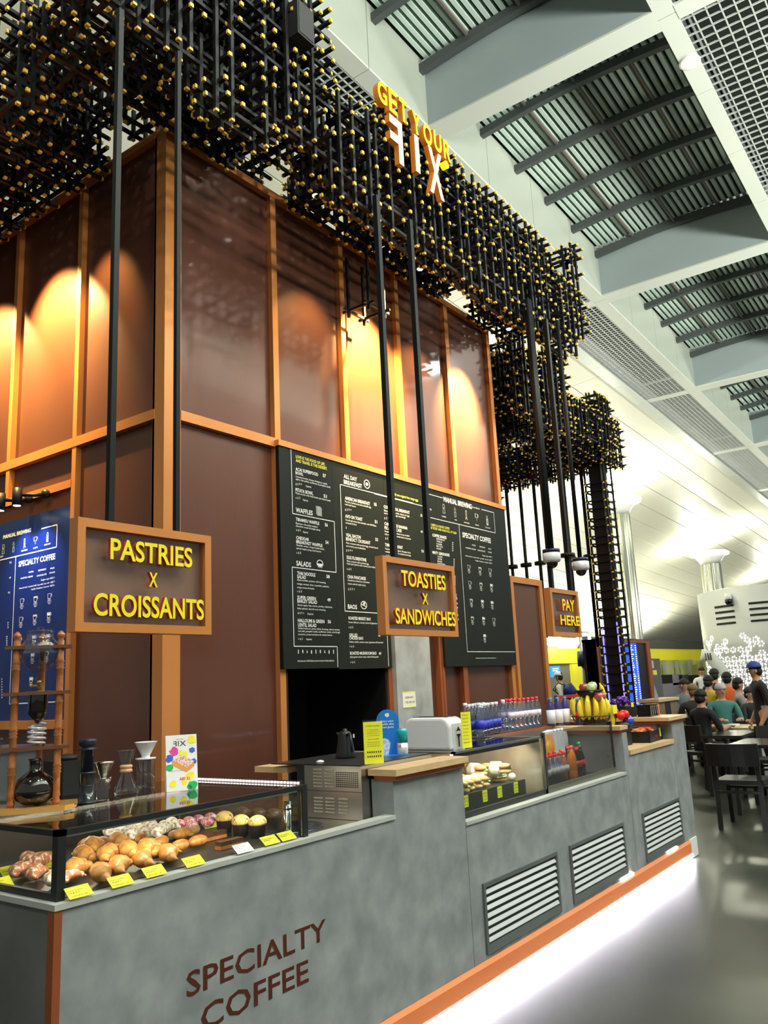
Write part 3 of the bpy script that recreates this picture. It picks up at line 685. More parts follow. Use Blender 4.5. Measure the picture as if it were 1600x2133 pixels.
for i in range(73): a = 2*math.pi*i/18; cp_.append((.030*math.cos(a), .030*math.sin(a), .330-.018*i/18))
b = MB(); b.sweep([(0, 0, .34)]+cp_+[(0, 0, .235)], .0055, 8); b.build('glass_coil', mat('coil_glass', (.75, .75, .78), .08, .6), dt)
b = MB(); b.lathe([(.04, .03), (.070, .05), (.076, .085), (.062, .125), (.035, .145), (.022, .155), (.022, .19), (.028, .20)], n=28); b.build('coffee_flask', mat('flask_black_coffee', (.008, .005, .004), .04, coat=.8), dt)
# press
t = T('plunger_press', 'tall smoky black plunger coffee press beside the drip tower', 'coffee press', spot_on(180, 1672)); 
b = MB(); b.lathe([(.045, 0), (.045, .006), (.03, .008), (.03, .11), (.035, .112), (.035, .118)], n=24); b.build('chamber', mat('smoky_plastic', (.02, .025, .032), .15, coat=.3), t)
b = MB(); b.lathe([(.024, .118), (.024, .20), (.038, .202), (.038, .207), (.026, .208), (.026, .215), (.034, .222), (.036, .24), (.03, .245)], n=24); b.build('plunger', mat('plunger_navy', (.012, .018, .035), .3), t)
# metal dripper on glass
t = T('metal_dripper_glass', 'ribbed steel dripper resting on a clear faceted glass', 'dripper', spot_on(214, 1665))
b = MB(); b.lathe([(.024, 0), (.026, .01), (.031, .085), (.033, .088)], n=10, smooth=False); b.build('glass', MATS['vessel_glass'], t)
b = MB(); pf = []
for k in range(12): pf.append((.012+.0024*k+(.0016 if k % 2 else 0), .083+.0052*k))
b.lathe([(.02, .078)]+pf+[(.043, .148)], n=28); b.build('cone', mat('dripper_gold_steel', (.62, .55, .45), .15, 1.0), t)
# hourglass brewer
t = T('hourglass_brewer', 'hourglass shaped glass brewer with a wooden collar', 'coffee maker', spot_on(262, 1652))
b = MB(); b.lathe([(.045, 0), (.050, .006), (.048, .02), (.018, .095), (.017, .11), (.036, .175), (.0365, .178)], n=28); b.build('glass_body', MATS['vessel_glass'], t)
b = MB(); b.lathe([(.022, .085), (.027, .088), (.025, .098), (.0215, .101), (.025, .104), (.027, .112), (.022, .116)], n=24); b.build('wooden_collar', mat('beech', (.62, .35, .18), .4), t)
# white cone dripper on server
t = T('cone_dripper_server', 'white porcelain cone dripper on a cylindrical glass server', 'dripper', spot_on(303, 1640))
b = MB(); b.lathe([(.038, 0), (.040, .004), (.040, .115), (.038, .12)], n=28); b.build('server', MATS['vessel_glass'], t)
b = MB(); b.lathe([(.0, .122), (.045, .122), (.046, .128), (.018, .130), (.020, .140), (.050, .195), (.052, .198), (.047, .197), (.016, .145)], n=32); b.build('cone', PORC, t)
# promo card
Pc = at(388, 1646, 2, ZC)
t = T('promo_card', 'white folded promo card with a pastry picture and mirrored F', 'card', (Pc.x-.02, Pc.y, ZC), R_(-30))
M0 = Matrix.Rotation(R_(-10), 4, 'X')
Wc, Hc = .132, .232
def card_part(f, name, m): b = MB(); f(b); b.xf(M0); return b.build(name, m, t)
card_part(lambda b: b.box(-Wc/2, Wc/2, 0, .0012, 0, Hc), 'card_face', mat('card_paper', (.88, .88, .86), .45))
card_part(lambda b: (b.box(-Wc/2+.002, -Wc/2+.004, .0013, .05, 0, .10),), 'card_strut', MATS['card_paper'])
def blob(b, cx, cz, r, seed, y=-.0008, st=1.0):
    rnd = random.Random(seed); n = 14; pts = []
    for k in range(n): a = 2*math.pi*k/n; rr = r*(.75+.4*rnd.random()); pts.append((cx+rr*math.cos(a), cz+st*rr*math.sin(a)))
    b.prism(pts[::-1], y, y+.0006)
for nm, c_, bl in (('blot_pink', (.80, .05, .32), [(-.032, .165, .020, 3)]), ('blot_blue', (.05, .11, .55), [(-.052, .135, .016, 5), (.045, .165, .013, 8), (.052, .118, .013, 9)]), ('blot_green', (.02, .42, .12), [(-.050, .098, .017, 4), (.052, .020, .02, 6), (.03, .012, .012, 16)]),
                  ('blot_yellow', (.92, .82, .03), [(.045, .218, .02, 7), (.006, .145, .022, 10), (.035, .06, .018, 12), (-.04, .03, .016, 13), (.01, .035, .014, 14)])):
    for q_ in bl:
        def f(b, q_=q_):
            (a, z, r, sd) = q_; blob(b, max(-Wc/2+r*.9, min(Wc/2-r*1.15, a)), min(z, Hc-r*1.15), r, sd)
        card_part(f, nm, mat(nm, c_, .5))
def f(b):
    put_text(b, 'F', MF(0.0, -.001, .185) @ Matrix.Translation((-.020, 0, 0)) @ Matrix.Scale(-1, 4, (1, 0, 0)), .014, .022)
    put_text(b, 'IX', MF(-.014, -.001, .185), .034, .022); put_text(b, 'EST. 2016', MF(-.02, -.001, .212), .03, .004)
    put_text(b, 'Choose your favourite dessert', MF(-.045, -.001, .082), .05, .004)
card_part(f, 'card_print', INKK)
card_part(lambda b: put_text(b, 'AED 52', MF(-.012, -.0016, .044), .044, .011, .02), 'price_print', INKR)
def f(b):
    b.prism([(-.04, .122), (.005, .142), (.052, .112), (.052, .098), (.018, .075), (-.04, .108)][::-1], -.0012, -.0006)
card_part(f, 'picture_slice', mat('picture_orange', (.80, .32, .06), .5))
def f(b):
    b.prism([(-.042, .130), (.003, .150), (.052, .118), (.020, .092)][::-1], -.0018, -.0013)
card_part(f, 'picture_icing', mat('picture_icing', (.62, .30, .22), .5, noise=(160, (.92, .80, .75), .45, .55)))
# machines behind the tower
t = T('brew_machine', 'grey box shaped brewing machine behind the drip tower', 'coffee machine', (2.05, 3.75, .975))
b = MB(); b.box(-.10, .16, -.1, .15, 0, .40); b.build('body', mat('machine_grey', (.20, .22, .23), .3, .3), t)
b = MB(); b.box(-.11, .17, -.11, .16, .40, .425); b.build('lid', mat('machine_lid', (.10, .11, .12), .3), t)
t = T('bean_hopper', 'clear bluish glass hopper at the left picture edge', 'hopper', (1.78, 3.35, ZC))
b = MB(); b.lathe([(.05, 0), (.055, .02), (.05, .12), (.075, .15), (.08, .24), (.078, .25)], n=24); b.build('glass_bowl', MATS['vessel_glass'], t)
b = MB(); b.lathe([(0, .25), (.082, .25), (.082, .262), (0, .268)], n=24); b.build('lid', mat('hopper_lid_blue', (.03, .06, .16), .3), t)
t = T('knock_box', 'black grinder body standing between tower and press', 'grinder', (2.2, 3.4, ZC-.2))
b = MB(); b.box(-.06, .06, -.07, .08, .0, .34); b.lathe([(.05, .34), (.045, .36), (.0, .37)], (0, 0, 0), 16); b.build('body', BLACK, t)

# ================================================================ ON THE OVEN AND CASES
P = at(715, 1580, 2, 1.215)
t = T('gooseneck_kettle', 'matte black kettle standing on the steel oven', 'kettle', (3.57, 2.93, 1.218), R_(60))
b = MB(); b.lathe([(.055, 0), (.056, .01), (.050, .03), (.034, .125), (.030, .135), (.028, .137), (.012, .143), (.011, .152), (0, .154)], n=28); b.build('body', mat('kettle_black', (.010, .010, .012), .35), t)
b = MB(); b.sweep([(-.03, 0, .12), (-.06, 0, .128), (-.082, 0, .118), (-.09, 0, .08), (-.098, 0, .035)], [.008, .008, .008, .008, .007], 8); b.build('handle', MATS['kettle_black'], t)
b = MB(); b.sweep([(.045, 0, .035), (.075, 0, .04), (.085, 0, .08), (.10, 0, .12), (.12, 0, .125)], .006, 8); b.build('spout', MATS['kettle_black'], t)
b = MB(); b.box(-.052, -.046, -.035, -.028, .105, .125); b.build('white_tag', WHITE, t)
t = T('folded_cloth', 'small white cloth on the oven top beside the kettle', 'cloth', (3.36, 2.93, 1.218)); b = MB(); b.ball((0, 0, 0), .022, 10, sz=.45, lo=0); b.build('cloth', WHITE, t)
# yellow menu card
P = at(785, 1592, 2, 1.218)
t = T('menu_card', 'tall yellow menu card in a clear stand on the oven', 'card', (P.x+.02, P.y+.03, 1.218), R_(-38)); t.scale = (.74, 1, .93)
b = MB(); b.box(-.066, .066, 0, .002, .0, .215); b.build('card', YEL, t)
b = MB()
put_text(b, 'THE PERFECT CROISSANT', MF(-.052, -.001, .19), .10, .006)
for k in range(4): put_text(b, ('Our croissants are baked fresh', 'every day with butter, flour', 'and milk from the farm, ask', 'our team for the allergens')[k], MF(-.042, -.001, .172-.010*k), .085, .0042)
put_text(b, 'ADD TO YOUR ORDER', MF(-.036, -.001, .122), .074, .005)
for k in range(3): put_text(b, ('Free with any hot drink before', 'eleven in the morning, not to', 'be used with other offers')[k], MF(-.042, -.001, .108-.010*k), .085, .0042)
for r in range(2):
    for c in range(7): b.box(-.045+.0145*c, -.038+.0145*c, -.0012, -.0004, .055-.022*r, .064-.022*r)
b.build('card_print', INKK, t)
b = MB(); b.box(-.07, .07, -.02, .03, 0, .003); b.box(-.07, .07, .003, .005, 0, .225); b.build('clear_stand', GLASS, t)
# blue display + can
P = at(830, 1583, 2, 1.2)
t = T('blue_display', 'bright blue arched counter display with a shelf foot', 'display', (3.76, 2.78, 1.197), R_(-48))
BLU = mat('display_blue', (.015, .20, .62), .35)
pts = [(-.062, 0), (.062, 0), (.062, .20)]+[(.062*math.cos(math.pi*k/14), .20+.062*math.sin(math.pi*k/14)) for k in range(1, 14)]+[(-.062, .20)]
b = MB(); b.prism(pts[::-1], .0, .006); b.build('arch_panel', BLU, t)
b = MB(); b.box(-.07, .10, -.09, .01, 0, .022); b.build('foot', mat('display_foot_blue', (.02, .25, .70), .35), t)
b = MB()
for k, s_ in enumerate(('Enjoy water', 'with the', 'finest glacier')): put_text(b, s_, MF(-.035, -.001, .195-.016*k), .07, .010, .02)
b.lathe([(.0, -.0), (.012, 0)], (0, 0, 0), 10)
b.v = [v for v in b.v]
blobw = MB(); blob(blobw, 0, .232, .013, 4, -.001)
b.build('display_print', INKW, t); blobw.build('emblem', INKW, t)
b = MB(); blob(b, -.03, .06, .045, 21, -.001, 1.2); b.box(-.062, .0, -.0012, -.0004, .022, .05); b.build('glacier_print', mat('glacier_print', (.35, .50, .75), .5, noise=(60, (.85, .9, .95), .4, .6)), t)
t = T('drink_can', 'turquoise and white drink can on the blue display foot', 'can', (3.765, 2.69, 1.220))
b = MB(); b.lathe([(.026, 0), (.029, .006), (.029, .062)], n=24); b.build('lower_body', mat('can_white', (.75, .76, .78), .25, .4), t)
b = MB(); b.lathe([(.029, .062), (.029, .125), (.024, .135)], n=24); b.build('upper_body', mat('can_turquoise', (.03, .45, .50), .25, .4), t)
b = MB(); b.lathe([(0, .134), (.022, .134), (.024, .137)], n=24); b.build('lid', CHROME, t)
b = MB(); put_text(b, 'ICE', ML(-.0295, .018, .040) @ Matrix.Identity(4), .03, .012, .03); b.build('can_print', INKR, t)
# toaster
t = T('toaster', 'large glossy white toaster on the counter behind the oak top', 'toaster', (4.11, 2.60, 1.196))
def rounded(w, h, r, n=8):
    pts = [(0, 0), (w, 0), (w, h-r)]
    for k in range(1, n): a = math.pi/2*k/n; pts.append((w-r+r*math.cos(a), h-r+r*math.sin(a)))
    pts += [(w-r, h), (r, h)]
    for k in range(1, n): a = math.pi/2*k/n; pts.append((r-r*math.sin(a), h-r+r*math.cos(a)))
    pts.append((0, h-r)); return pts
b = MB(); b.prism([(p[0], p[1]+.012) for p in rounded(.33, .185, .065)], 0.0, .17, axis=0); 
o = b.build('body', mat('toaster_white', (.80, .81, .82), .2, coat=.5), t); bm_ = o.modifiers.new('bevel', 'BEVEL'); bm_.width = .018; bm_.segments = 3
b = MB(); b.box(.01, .16, .01, .32, 0, .013); b.build('base_trim', STEELD, t)
b = MB(); b.box(.025, .145, -.003, .03, .012, .16); o = b.build('end_panel', mat('toaster_end', (.70, .71, .73), .3), t)
b = MB(); b.box(.08, .088, -.006, 0, .03, .10); b.prism([(.064, .118), (.104, .118), (.084, .14)], -.007, -.001); b.prism([(.064, .098), (.084, .078), (.104, .098)], -.007, -.001); b.build('dial_marks', INKK, t)
b = MB(); b.bar((.084, -.0, .108), (.084, -.05, .112), .03, .016); o = b.build('lever', PORC, t)
b = MB(); b.box(.04, .07, .05, .28, .196, .199); b.box(.10, .13, .05, .28, .196, .199); b.build('bread_slots', INKK, t)
# wall notice
t = T('wall_notice', 'small white notice with yellow edge taped to the concrete pillar', 'notice', (5.83, WY-.06, 1.39))
b = MB(); b.box(0, .19, -.003, 0, 0, .13); b.build('paper', mat('notice_paper', (.85, .83, .70), .5), t)
b = MB(); b.box(0, .19, -.0036, -.003, 0, .006); b.box(0, .19, -.0036, -.003, .124, .13); b.build('yellow_edge', YEL, t)
b = MB(); put_text(b, 'ORDER & PAY', MF(.03, -.0045, .075), .12, .018); put_text(b, 'THIS WAY UP', MF(.03, -.0045, .035), .14, .018); b.build('notice_print', INKK, t)

# ---------------------------------------------------------------- sandwich case
FOG = mat('fogged_reflection_pane', (.50, .36, .25), .25, noise=(5, (.62, .58, .50), .35, .65)); FOG.node_tree.nodes['Principled BSDF'].inputs['Alpha'].default_value = .55  # tan blur of reflections painted in along with the condensation
sc_ = T('sandwich_case', 'glass chilled case of sandwiches in the middle of the counter', 'display case', (0, 0, 0))
SX0, SX1, SY0, SY1, SZ0, SZ1 = 3.975, 5.075, 2.50, 3.30, .856, 1.215
b = MB(); b.box(SX0, SX1, SY0, SY0+.02, SZ1-.012, SZ1); b.box(SX1-.02, SX1, SY0, SY1, SZ1-.012, SZ1); b.box(SX0, SX0+.02, SY0, SY1, SZ1-.012, SZ1); b.build('top_rim', STEEL, sc_)
b = MB(); b.box(SX1-.016, SX1, SY0, SY0+.018, SZ0, SZ1-.012); b.build('corner_upright', STEEL, sc_)
b = MB(); b.box(SX0, SX1-.016, SY0+.004, SY0+.010, SZ0+.03, SZ1-.012); b.build('front_pane', GLASS, sc_)
b = MB(); b.box(SX0+.02, SX1-.02, SY0+.02, SY1, SZ1-.010, SZ1-.003); b.build('top_pane', GLASSD, sc_)
b = MB(); b.box(SX1-.012, SX1-.006, SY0+.02, SY1, SZ0, SZ1-.012); b.build('side_pane', FOG, sc_)
b = MB(); b.box(SX0, SX1, SY0-.0, SY0+.02, SZ0-.01, SZ0+.03); b.build('bottom_rail', BLACK, sc_)
b = MB(); b.box(SX0, SX1, SY1-.02, SY1, SZ0, SZ1-.02); b.build('back_wall', mat('case_back_warm', (.52, .36, .24), .5), sc_)
b = MB(); b.box(4.45, 4.47, SY1-.05, SY1-.02, SZ0+.1, SZ1-.02); b.build('back_upright', BLACK, sc_)
b = MB(); b.box(SX0, SX1, SY0+.02, SY1-.02, SZ0-.01, SZ0+.0); b.build('case_floor', BLACK, sc_)
b = MB(); b.box(SX0, SX1-.10, SY0+.10, SY0+.105, SZ0+.01, SZ0+.10); b.box(SX0, SX1-.10, SY0+.105, SY1-.06, SZ0+.085, SZ0+.092); b.build('tray', mat('tray_black_green', (.035, .038, .028), .35), sc_)
b = MB(); b.box(SX0, 4.40, 2.92, SY1-.03, SZ0+.20, SZ0+.21); b.build('upper_shelf', BLACK, sc_)
b = MB(); b.box(SX0+.03, SX1-.04, SY0+.03, SY0+.045, SZ1-.024, SZ1-.0145); b.build('case_light_bar', MATS['led_warm'], sc_)
b = MB(); b.box(SX0+.02, SX1-.03, SY0+.02, SY0+.05, SZ1-.014, SZ1-.011); b.build('added_bar_cover', BLACK, sc_)  # added strip that hides the glowing bar from above
b = MB(); b.box(SX0+.02, SX1-.03, SY0+.014, SY0+.017, SZ1-.034, SZ1-.012); b.build('added_bar_visor', BLACK, sc_)  # added strip that hides the glowing bar from the front
lamp('AREA', (4.5, 2.62, SZ1-.03), 6, (1.0, .86, .60), (4.5, 2.85, SZ0), size=1.0, size_y=.03, name='case_light')
ZT_ = SZ0+.093
BREAD = mat('baguette', (.62, .35, .14), .55, noise=(30, (.78, .55, .30), .3, .7)); LEAF = mat('lettuce', (.18, .38, .05), .5, noise=(60, (.55, .65, .25), .4, .6)); FILL = mat('cream_filling', (.85, .80, .66), .5)
WRAPM = mat('paper_wrap', (.85, .84, .80), .4)
def sandwich(name, label, x, y, z, rz, L=.17, w=.055, wrap=False, group=None, top=BREAD):
    t = T(name, label, 'sandwich', (x, y, z), rz, group); t.scale = (1.2, 1.25, 1.25)
    b = MB(); b.sweep([(-L/2+L*k/8, 0, w*.28) for k in range(9)], [w*.30*(.55+.45*math.sin(math.pi*k/8)**.4)*1.4 for k in range(9)], 10, flat=.55); b.build('lower_bun', BREAD, t)
    b = MB(); rnd = random.Random(int(x*991)); 
    for k in range(9): b.ball((-L*.42+L*.84*k/8, -w*.22, w*.52), .012+.004*rnd.random(), 6, k % 2, sz=.6)
    b.build('filling', [LEAF, FILL], t)
    b = MB(); b.sweep([(-L/2+L*k/8, .004, w*.78) for k in range(9)], [w*.30*(.55+.45*math.sin(math.pi*k/8)**.4)*1.4 for k in range(9)], 10, flat=.6); b.build('upper_bun', top, t)
    if wrap:
        b = MB(); b.sweep([(-L*.16+L*.32*k/4, 0, w*.52) for k in range(5)], w*.66, 12, flat=.95); b.build('paper_band', WRAPM, t)
    return t
gS = 'filled baguettes lying in the chilled case'
for i, (x, y, z, rz, wr, l) in enumerate([(4.16, 2.66, ZT_, .15, False, 'front baguette sandwich at the left end of the chilled case'), (4.13, 2.72, ZT_+.05, .1, False, 'upper baguette sandwich stacked at the left of the chilled case'),
        (4.34, 2.72, ZT_, 1.2, True, 'paper wrapped baguette right of the left stack'), (4.43, 2.74, ZT_, 1.25, True, 'second paper wrapped baguette from the left in the chilled case'), (4.52, 2.74, ZT_, 1.25, True, 'third paper wrapped baguette from the left in the chilled case'), (4.61, 2.74, ZT_, 1.25, True, 'fourth paper wrapped baguette, before the bagels'), (4.05, 2.84, ZT_+.02, .3, False, 'rear baguette sandwich behind the left stack'), (4.72, 2.93, ZT_, .9, False, 'rear baguette sandwich behind the first bagel'), (4.86, 2.95, ZT_, .9, False, 'rear baguette sandwich behind the green bagel'),
        ]):
    sandwich('baguette_sandwich', l, x, y, z, rz, wrap=wr)
for i, (x, y) in enumerate(((4.22, 2.86), (4.34, 2.98), (4.68, 2.80), (4.78, 2.70), (4.60, 3.04))):
    sandwich('baguette_sandwich', ('first', 'second', 'third', 'fourth', 'fifth')[i]+' loose baguette sandwich in the second layer of the chilled case', x, y, ZT_+.055, .5+.4*i, wrap=(i in (2, 3)))
YB = mat('toastie_yellow', (.80, .55, .13), .5, noise=(30, (.88, .68, .28), .3, .7))
for i, (x, y, z, l) in enumerate([(4.42, 2.95, ZT_, 'yellow toastie at the left of the middle heap'), (4.52, 2.93, ZT_, 'yellow toastie in the middle of the heap'), (4.36, 2.88, ZT_+.03, 'upper yellow toastie on the heap'), (4.58, 2.86, ZT_+.03, 'upper right yellow toastie on the heap'), (4.62, 2.92, ZT_, 'yellow toastie at the right of the heap'), (4.10, 3.05, SZ0+.212, 'yellow pastry on the upper shelf, left'), (4.20, 3.02, SZ0+.212, 'yellow pastry on the upper shelf, middle'), (4.30, 3.03, SZ0+.212, 'yellow pastry on the upper shelf beside the tag')]):
    mb = MB(); mb.sweep([(-.045+.09*k/6, 0, .025) for k in range(7)], [.02+.016*math.sin(math.pi*k/6) for k in range(7)], 10, flat=.7); o = mb.build('toastie', YB, None, (x, y, z)); o.rotation_euler = (0, 0, .5+i*.7); tag(o, l+' in the chilled case', 'sandwich')
for i, (x, y, z, l) in enumerate([(4.76, 2.80, ZT_, 'seeded bagel sandwich with orange filling near the case corner'), (4.88, 2.74, ZT_, 'green salad bagel sandwich with white filling in the case corner')]):
    t = T('bagel_sandwich', l, 'sandwich', (x, y, z))
    b = MB(); b.lathe([(.0, .0), (.045, .002), (.052, .012), (.046, .022), (0, .024)], n=20); b.build('lower_half', BREAD, t)
    b = MB(); rnd = random.Random(i)
    for k in range(14): a = 2*math.pi*k/14; b.ball((.043*math.cos(a), .043*math.sin(a), .028+.004*rnd.random()), .014, 6, (k+i) % 2, sz=.5)
    b.build('filling', [LEAF if i else YB, FILL], t)
    b = MB(); b.lathe([(.0, .034), (.046, .036), (.052, .045), (.04, .058), (0, .062)], n=20); b.build('upper_half', BREAD if i == 0 else mat('pale_bun', (.80, .72, .50), .5), t)
t = T('rice_ball', 'white round bun beside the green bagel', 'bun', (4.95, 2.68, ZT_)); b = MB(); b.ball((0, 0, .022), .026, 12); b.build('bun', WHITE, t)
for i, x in enumerate((4.02, 4.20, 4.42, 4.60, 4.81)):
    t = T('shelf_ticket', ('leftmost', 'second', 'third', 'fourth', 'rightmost')[i]+' yellow price ticket hanging on the sandwich tray', 'price tag', (x, SY0+.098, SZ0+.032))
    b = MB(); b.box(0, .055, -.002, 0, 0, .065); b.build('ticket', YEL, t)
    b = MB(); put_text(b, 'AED 38', MF(.006, -.003, .045), .04, .009); put_text(b, 'Turkey baguette', MF(.006, -.003, .03), .042, .006); put_text(b, 'gluten, milk', MF(.006, -.003, .012), .04, .005); b.build('ticket_print', INKK, t)
t = T('shelf_ticket', 'yellow price ticket on the upper shelf of the sandwich case', 'price tag', (4.30, 2.915, SZ0+.21)); b = MB(); b.box(0, .08, -.002, 0, -.01, .035); b.xf(Matrix.Rotation(R_(-35), 4, 'X')); b.build('ticket', YEL, t)

lamp('AREA', (5.6, 2.55, 1.19), 1.6, (1, 1, .97), (5.6, 2.7, .9), size=.9, size_y=.03, name='case_light')  # lamp without a fixture, added to brighten the drinks well
# ---------------------------------------------------------------- drinks case
dc = T('drinks_case', 'open glass fronted chiller of soft drinks right of the sandwich case', 'display case', (0, 0, 0))
DX0, DX1 = 5.085, 6.26
DGL = pane_mat('smoked_pane', (.72, .72, .70), .10, .03)
b = MB(); b.box(DX0+.02, DX1, SY0+.004, SY0+.010, SZ0+.04, 1.235); b.build('front_pane', DGL, dc)
for q in ((DX0, DX0+.022, SY0, SY0+.02, SZ0, 1.235), (DX1-.004, DX1+.010, SY0, SY0+.015, SZ0, 1.235)): b = MB(); b.box(*q); b.build('upright', mat('upright_dark', (.09, .08, .07), .3, .6), dc)
b = MB(); b.box(DX0, DX1, SY0-.004, SY0+.02, SZ0-.01, SZ0+.04); b.build('bottom_rail', mat('rail_olive', (.13, .13, .10), .35, .5), dc)
b = MB(); b.box(DX0, DX1, SY0+.02, 3.0, SZ0-.02, SZ0+.0); b.build('well_floor', BLACK, dc)
b = MB(); b.box(DX0, DX1, 2.98, 3.0, SZ0, 1.19); b.build('back_wall', mat('well_back', (.12, .11, .10), .4, .3), dc)
bs = T('bottle_shelf', 'dark shelf behind the cases carrying the row of bottles', 'shelf', (4.3, 2.92, 1.205))
b = MB(); b.box(.80, 2.02, .08, .5, -.02, 0); b.build('board', mat('shelf_dark', (.10, .075, .06), .25), bs); b = MB(); b.box(.80, 2.02, .07, .08, -.028, .0); b.build('front_lip', COPPER_D, bs)
for x in (.85, 1.95): b = MB(); b.box(x, x+.04, .2, .4, -1.205, -.02); b.build('leg', BLACK, bs)
def bottle(name, label, loc, h=.225, r=.032, liquid=None, cap=None, lab=None, lz=(.3, .62), group=None, prof=None, body=PET):
    t = T(name, label, 'bottle', loc, 0, group)
    pf = prof or [(.85, 0), (1, .03), (1, .30), (.93, .33), (1, .36), (1, .62), (.85, .74), (.45, .86), (.40, .92)]
    b = MB(); b.lathe([(r*p, h*z) for p, z in pf], n=16); b.build('body', body, t)
    b = MB(); b.lathe([(r*.46, h*.91), (r*.48, h*.92), (r*.48, h*.995), (0, h)], n=14); b.build('cap', cap, t)
    if lab: b = MB(); b.lathe([(r*1.015, h*lz[0]), (r*1.015, h*lz[1])], n=16); b.build('label', lab, t)
    if liquid: b = MB(); b.lathe([(r*.8, h*.02), (r*.93, h*.04), (r*.93, h*.60), (r*.75, h*.72)], n=14); b.build('liquid', liquid, t)
    return t
CAPW = mat('cap_white', (.80, .82, .84), .4); CAPR = mat('cap_red', (.75, .02, .015), .3); CAPB = mat('cap_blue', (.10, .22, .55), .4); CAPK = mat('cap_black', (.015, .015, .015), .3); CAPG = mat('cap_green', (.01, .35, .10), .3)
LBL = mat('label_deep_blue', (.015, .035, .42), .4); LBP = mat('label_pink_white', (.78, .60, .66), .4, noise=(60, (.85, .82, .84), .4, .6)); LBW = mat('label_white', (.80, .80, .84), .4); LBR = mat('label_red', (.75, .02, .03), .35, noise=(50, (.85, .5, .5), .62, .66))
gW = 'blue labelled water bottles standing on the shelf'
q = bottle('water_bottle', 'clear water bottle with white cap and deep blue label', (5.0, 3.05, 1.216), cap=CAPW, lab=LBL, lz=(.22, .48), group=gW)
xs_ = [(5.03, 2.94), (5.10, 2.98), (5.05, 3.06), (5.17, 3.0), (5.13, 3.08), (5.25, 3.02), (5.21, 3.10), (5.33, 3.04), (5.29, 3.12), (5.41, 3.05), (5.36, 3.14), (5.49, 3.06), (5.44, 3.14)]
for i, (x, y) in enumerate(xs_):
    if i == 0: q.location = (x, y, 1.216)
    else: dup(q, (x, y, 1.216 if x < 5.075 else 1.205), i*.7)
bottle('water_bottle', 'unlabelled clear water bottle right of the blue labelled ones', (5.58, 3.05, 1.205), cap=CAPW, h=.235)
q = bottle('water_bottle', 'water bottle with round red cap and pink label', (5.7, 3.06, 1.205), h=.235, cap=CAPR, lab=LBP, lz=(.40, .58), group='red capped water bottles standing on the shelf', prof=[(.85, 0), (1, .03), (.9, .12), (1, .2), (.9, .28), (1, .38), (1, .60), (.85, .74), (.45, .86), (.40, .92)])
for i in range(1, 10): dup(q, (5.7+.075*(i % 7) + (.03 if i > 6 else 0), 3.06+(.085 if i > 6 else 0), 1.205), i*.6)
for i, x in enumerate((6.27, 6.37, 6.46)): bottle('vitamin_drink', ('left', 'middle', 'right')[i]+' dark violet bottle with blue cap and plain white label', (x, 3.0-.02*i, 1.205), h=.22, r=.035, cap=CAPB, lab=LBW, lz=(.08, .56), body=mat('violet_drink', (.05, .045, .16), .12, coat=.4), liquid=None)
bottle('vitamin_drink', 'red labelled violet bottle half hidden left of the bananas', (6.50, 2.86, 1.195), h=.21, r=.03, cap=CAPB, lab=LBR, lz=(.25, .5), body=MATS['violet_drink'])
t = T('small_plant', 'small dark green plant between the bottles and bananas', 'plant', (6.62, 3.15, 1.195)); b = MB(); b.lathe([(.03, 0), (.04, .05)], n=12); b.build('pot', BLACK, t)
b = MB(); rnd = random.Random(2)
for k in range(26):
    a = rnd.random()*6.3; l = .05+.03*rnd.random(); c0 = Vector((0, 0, .05)); c1 = c0+Vector((math.cos(a)*l, math.sin(a)*l, .02+.05*rnd.random())); b.bar(c0, c1, .014, .002)
b.build('leaves', mat('dark_leaf', (.03, .09, .015), .5), t)
# yellow card by the toaster
t = T('menu_card', 'yellow card standing between the toaster and the water bottles', 'card', (4.20, 2.545, 1.217), R_(-12))
b = MB(); b.box(-.04, .04, 0, .002, 0, .20); b.build('card', YEL, t); b = MB()
for k in range(9): put_text(b, ('TOASTIES AND', 'SANDWICHES', 'Chicken', 'Halloumi', 'Turkey', 'Veal bacon', 'Cheddar', 'ASK OUR TEAM', 'AED 38')[k], MF(-.032, -.001, .18-.019*k), .05, .006)
b.build('card_print', INKK, t)
# inside the drinks case
for i in range(3): bottle('juice_jug', ('left', 'middle', 'right')[i]+' orange juice bottle at the back of the chiller', (5.80+.075*i, 2.84+.02*i, SZ0), h=.34, r=.037, cap=CAPW, body=mat('orange_juice', (.85, .36, .01), .25, coat=.4), lab=None)
for i in range(4):
    t = T('milk_carton', ('first', 'second', 'third', 'fourth')[i]+' white milk carton from the left behind the sodas', 'carton', (6.0+.062*i, 2.86, SZ0)); t.scale = (.78, 1, 1); b = MB(); b.box(0, .075, 0, .075, 0, .27); b.prism([(0, .27), (.075, .27), (.055, .31), (.02, .31)], 0, .075); b.build('box', mat('carton_white', (.80, .82, .88), .4, noise=(40, (.55, .60, .78), .62, .7)), t); b = MB(); b.cyl((.037, .037), .014, .30, .335, 12); b.build('cap', CAPW, t)
def soda(i, x, y, label, liq, cap, lab, group=None, h=.22): return bottle('soda_bottle', label, (x, y, SZ0), h=h, r=.031, cap=cap, body=liq, lab=lab, lz=(.42, .60), group=group)
q = soda(0, 5.20, 2.56, 'red capped clear water bottle in the front row of the chiller', PET, CAPR, LBW, 'red capped water bottles in the chiller')
for i in range(1, 12): dup(q, (5.16+.072*(i % 6)+.03*(i > 5), 2.57+.085*(i//6), SZ0+.0), i)
ORS = mat('orange_soda', (.85, .25, .01), .2, coat=.4); COLA = mat('cola_dark', (.02, .006, .004), .12, coat=.5); GRN = mat('green_soda', (.01, .25, .06), .15, coat=.4)
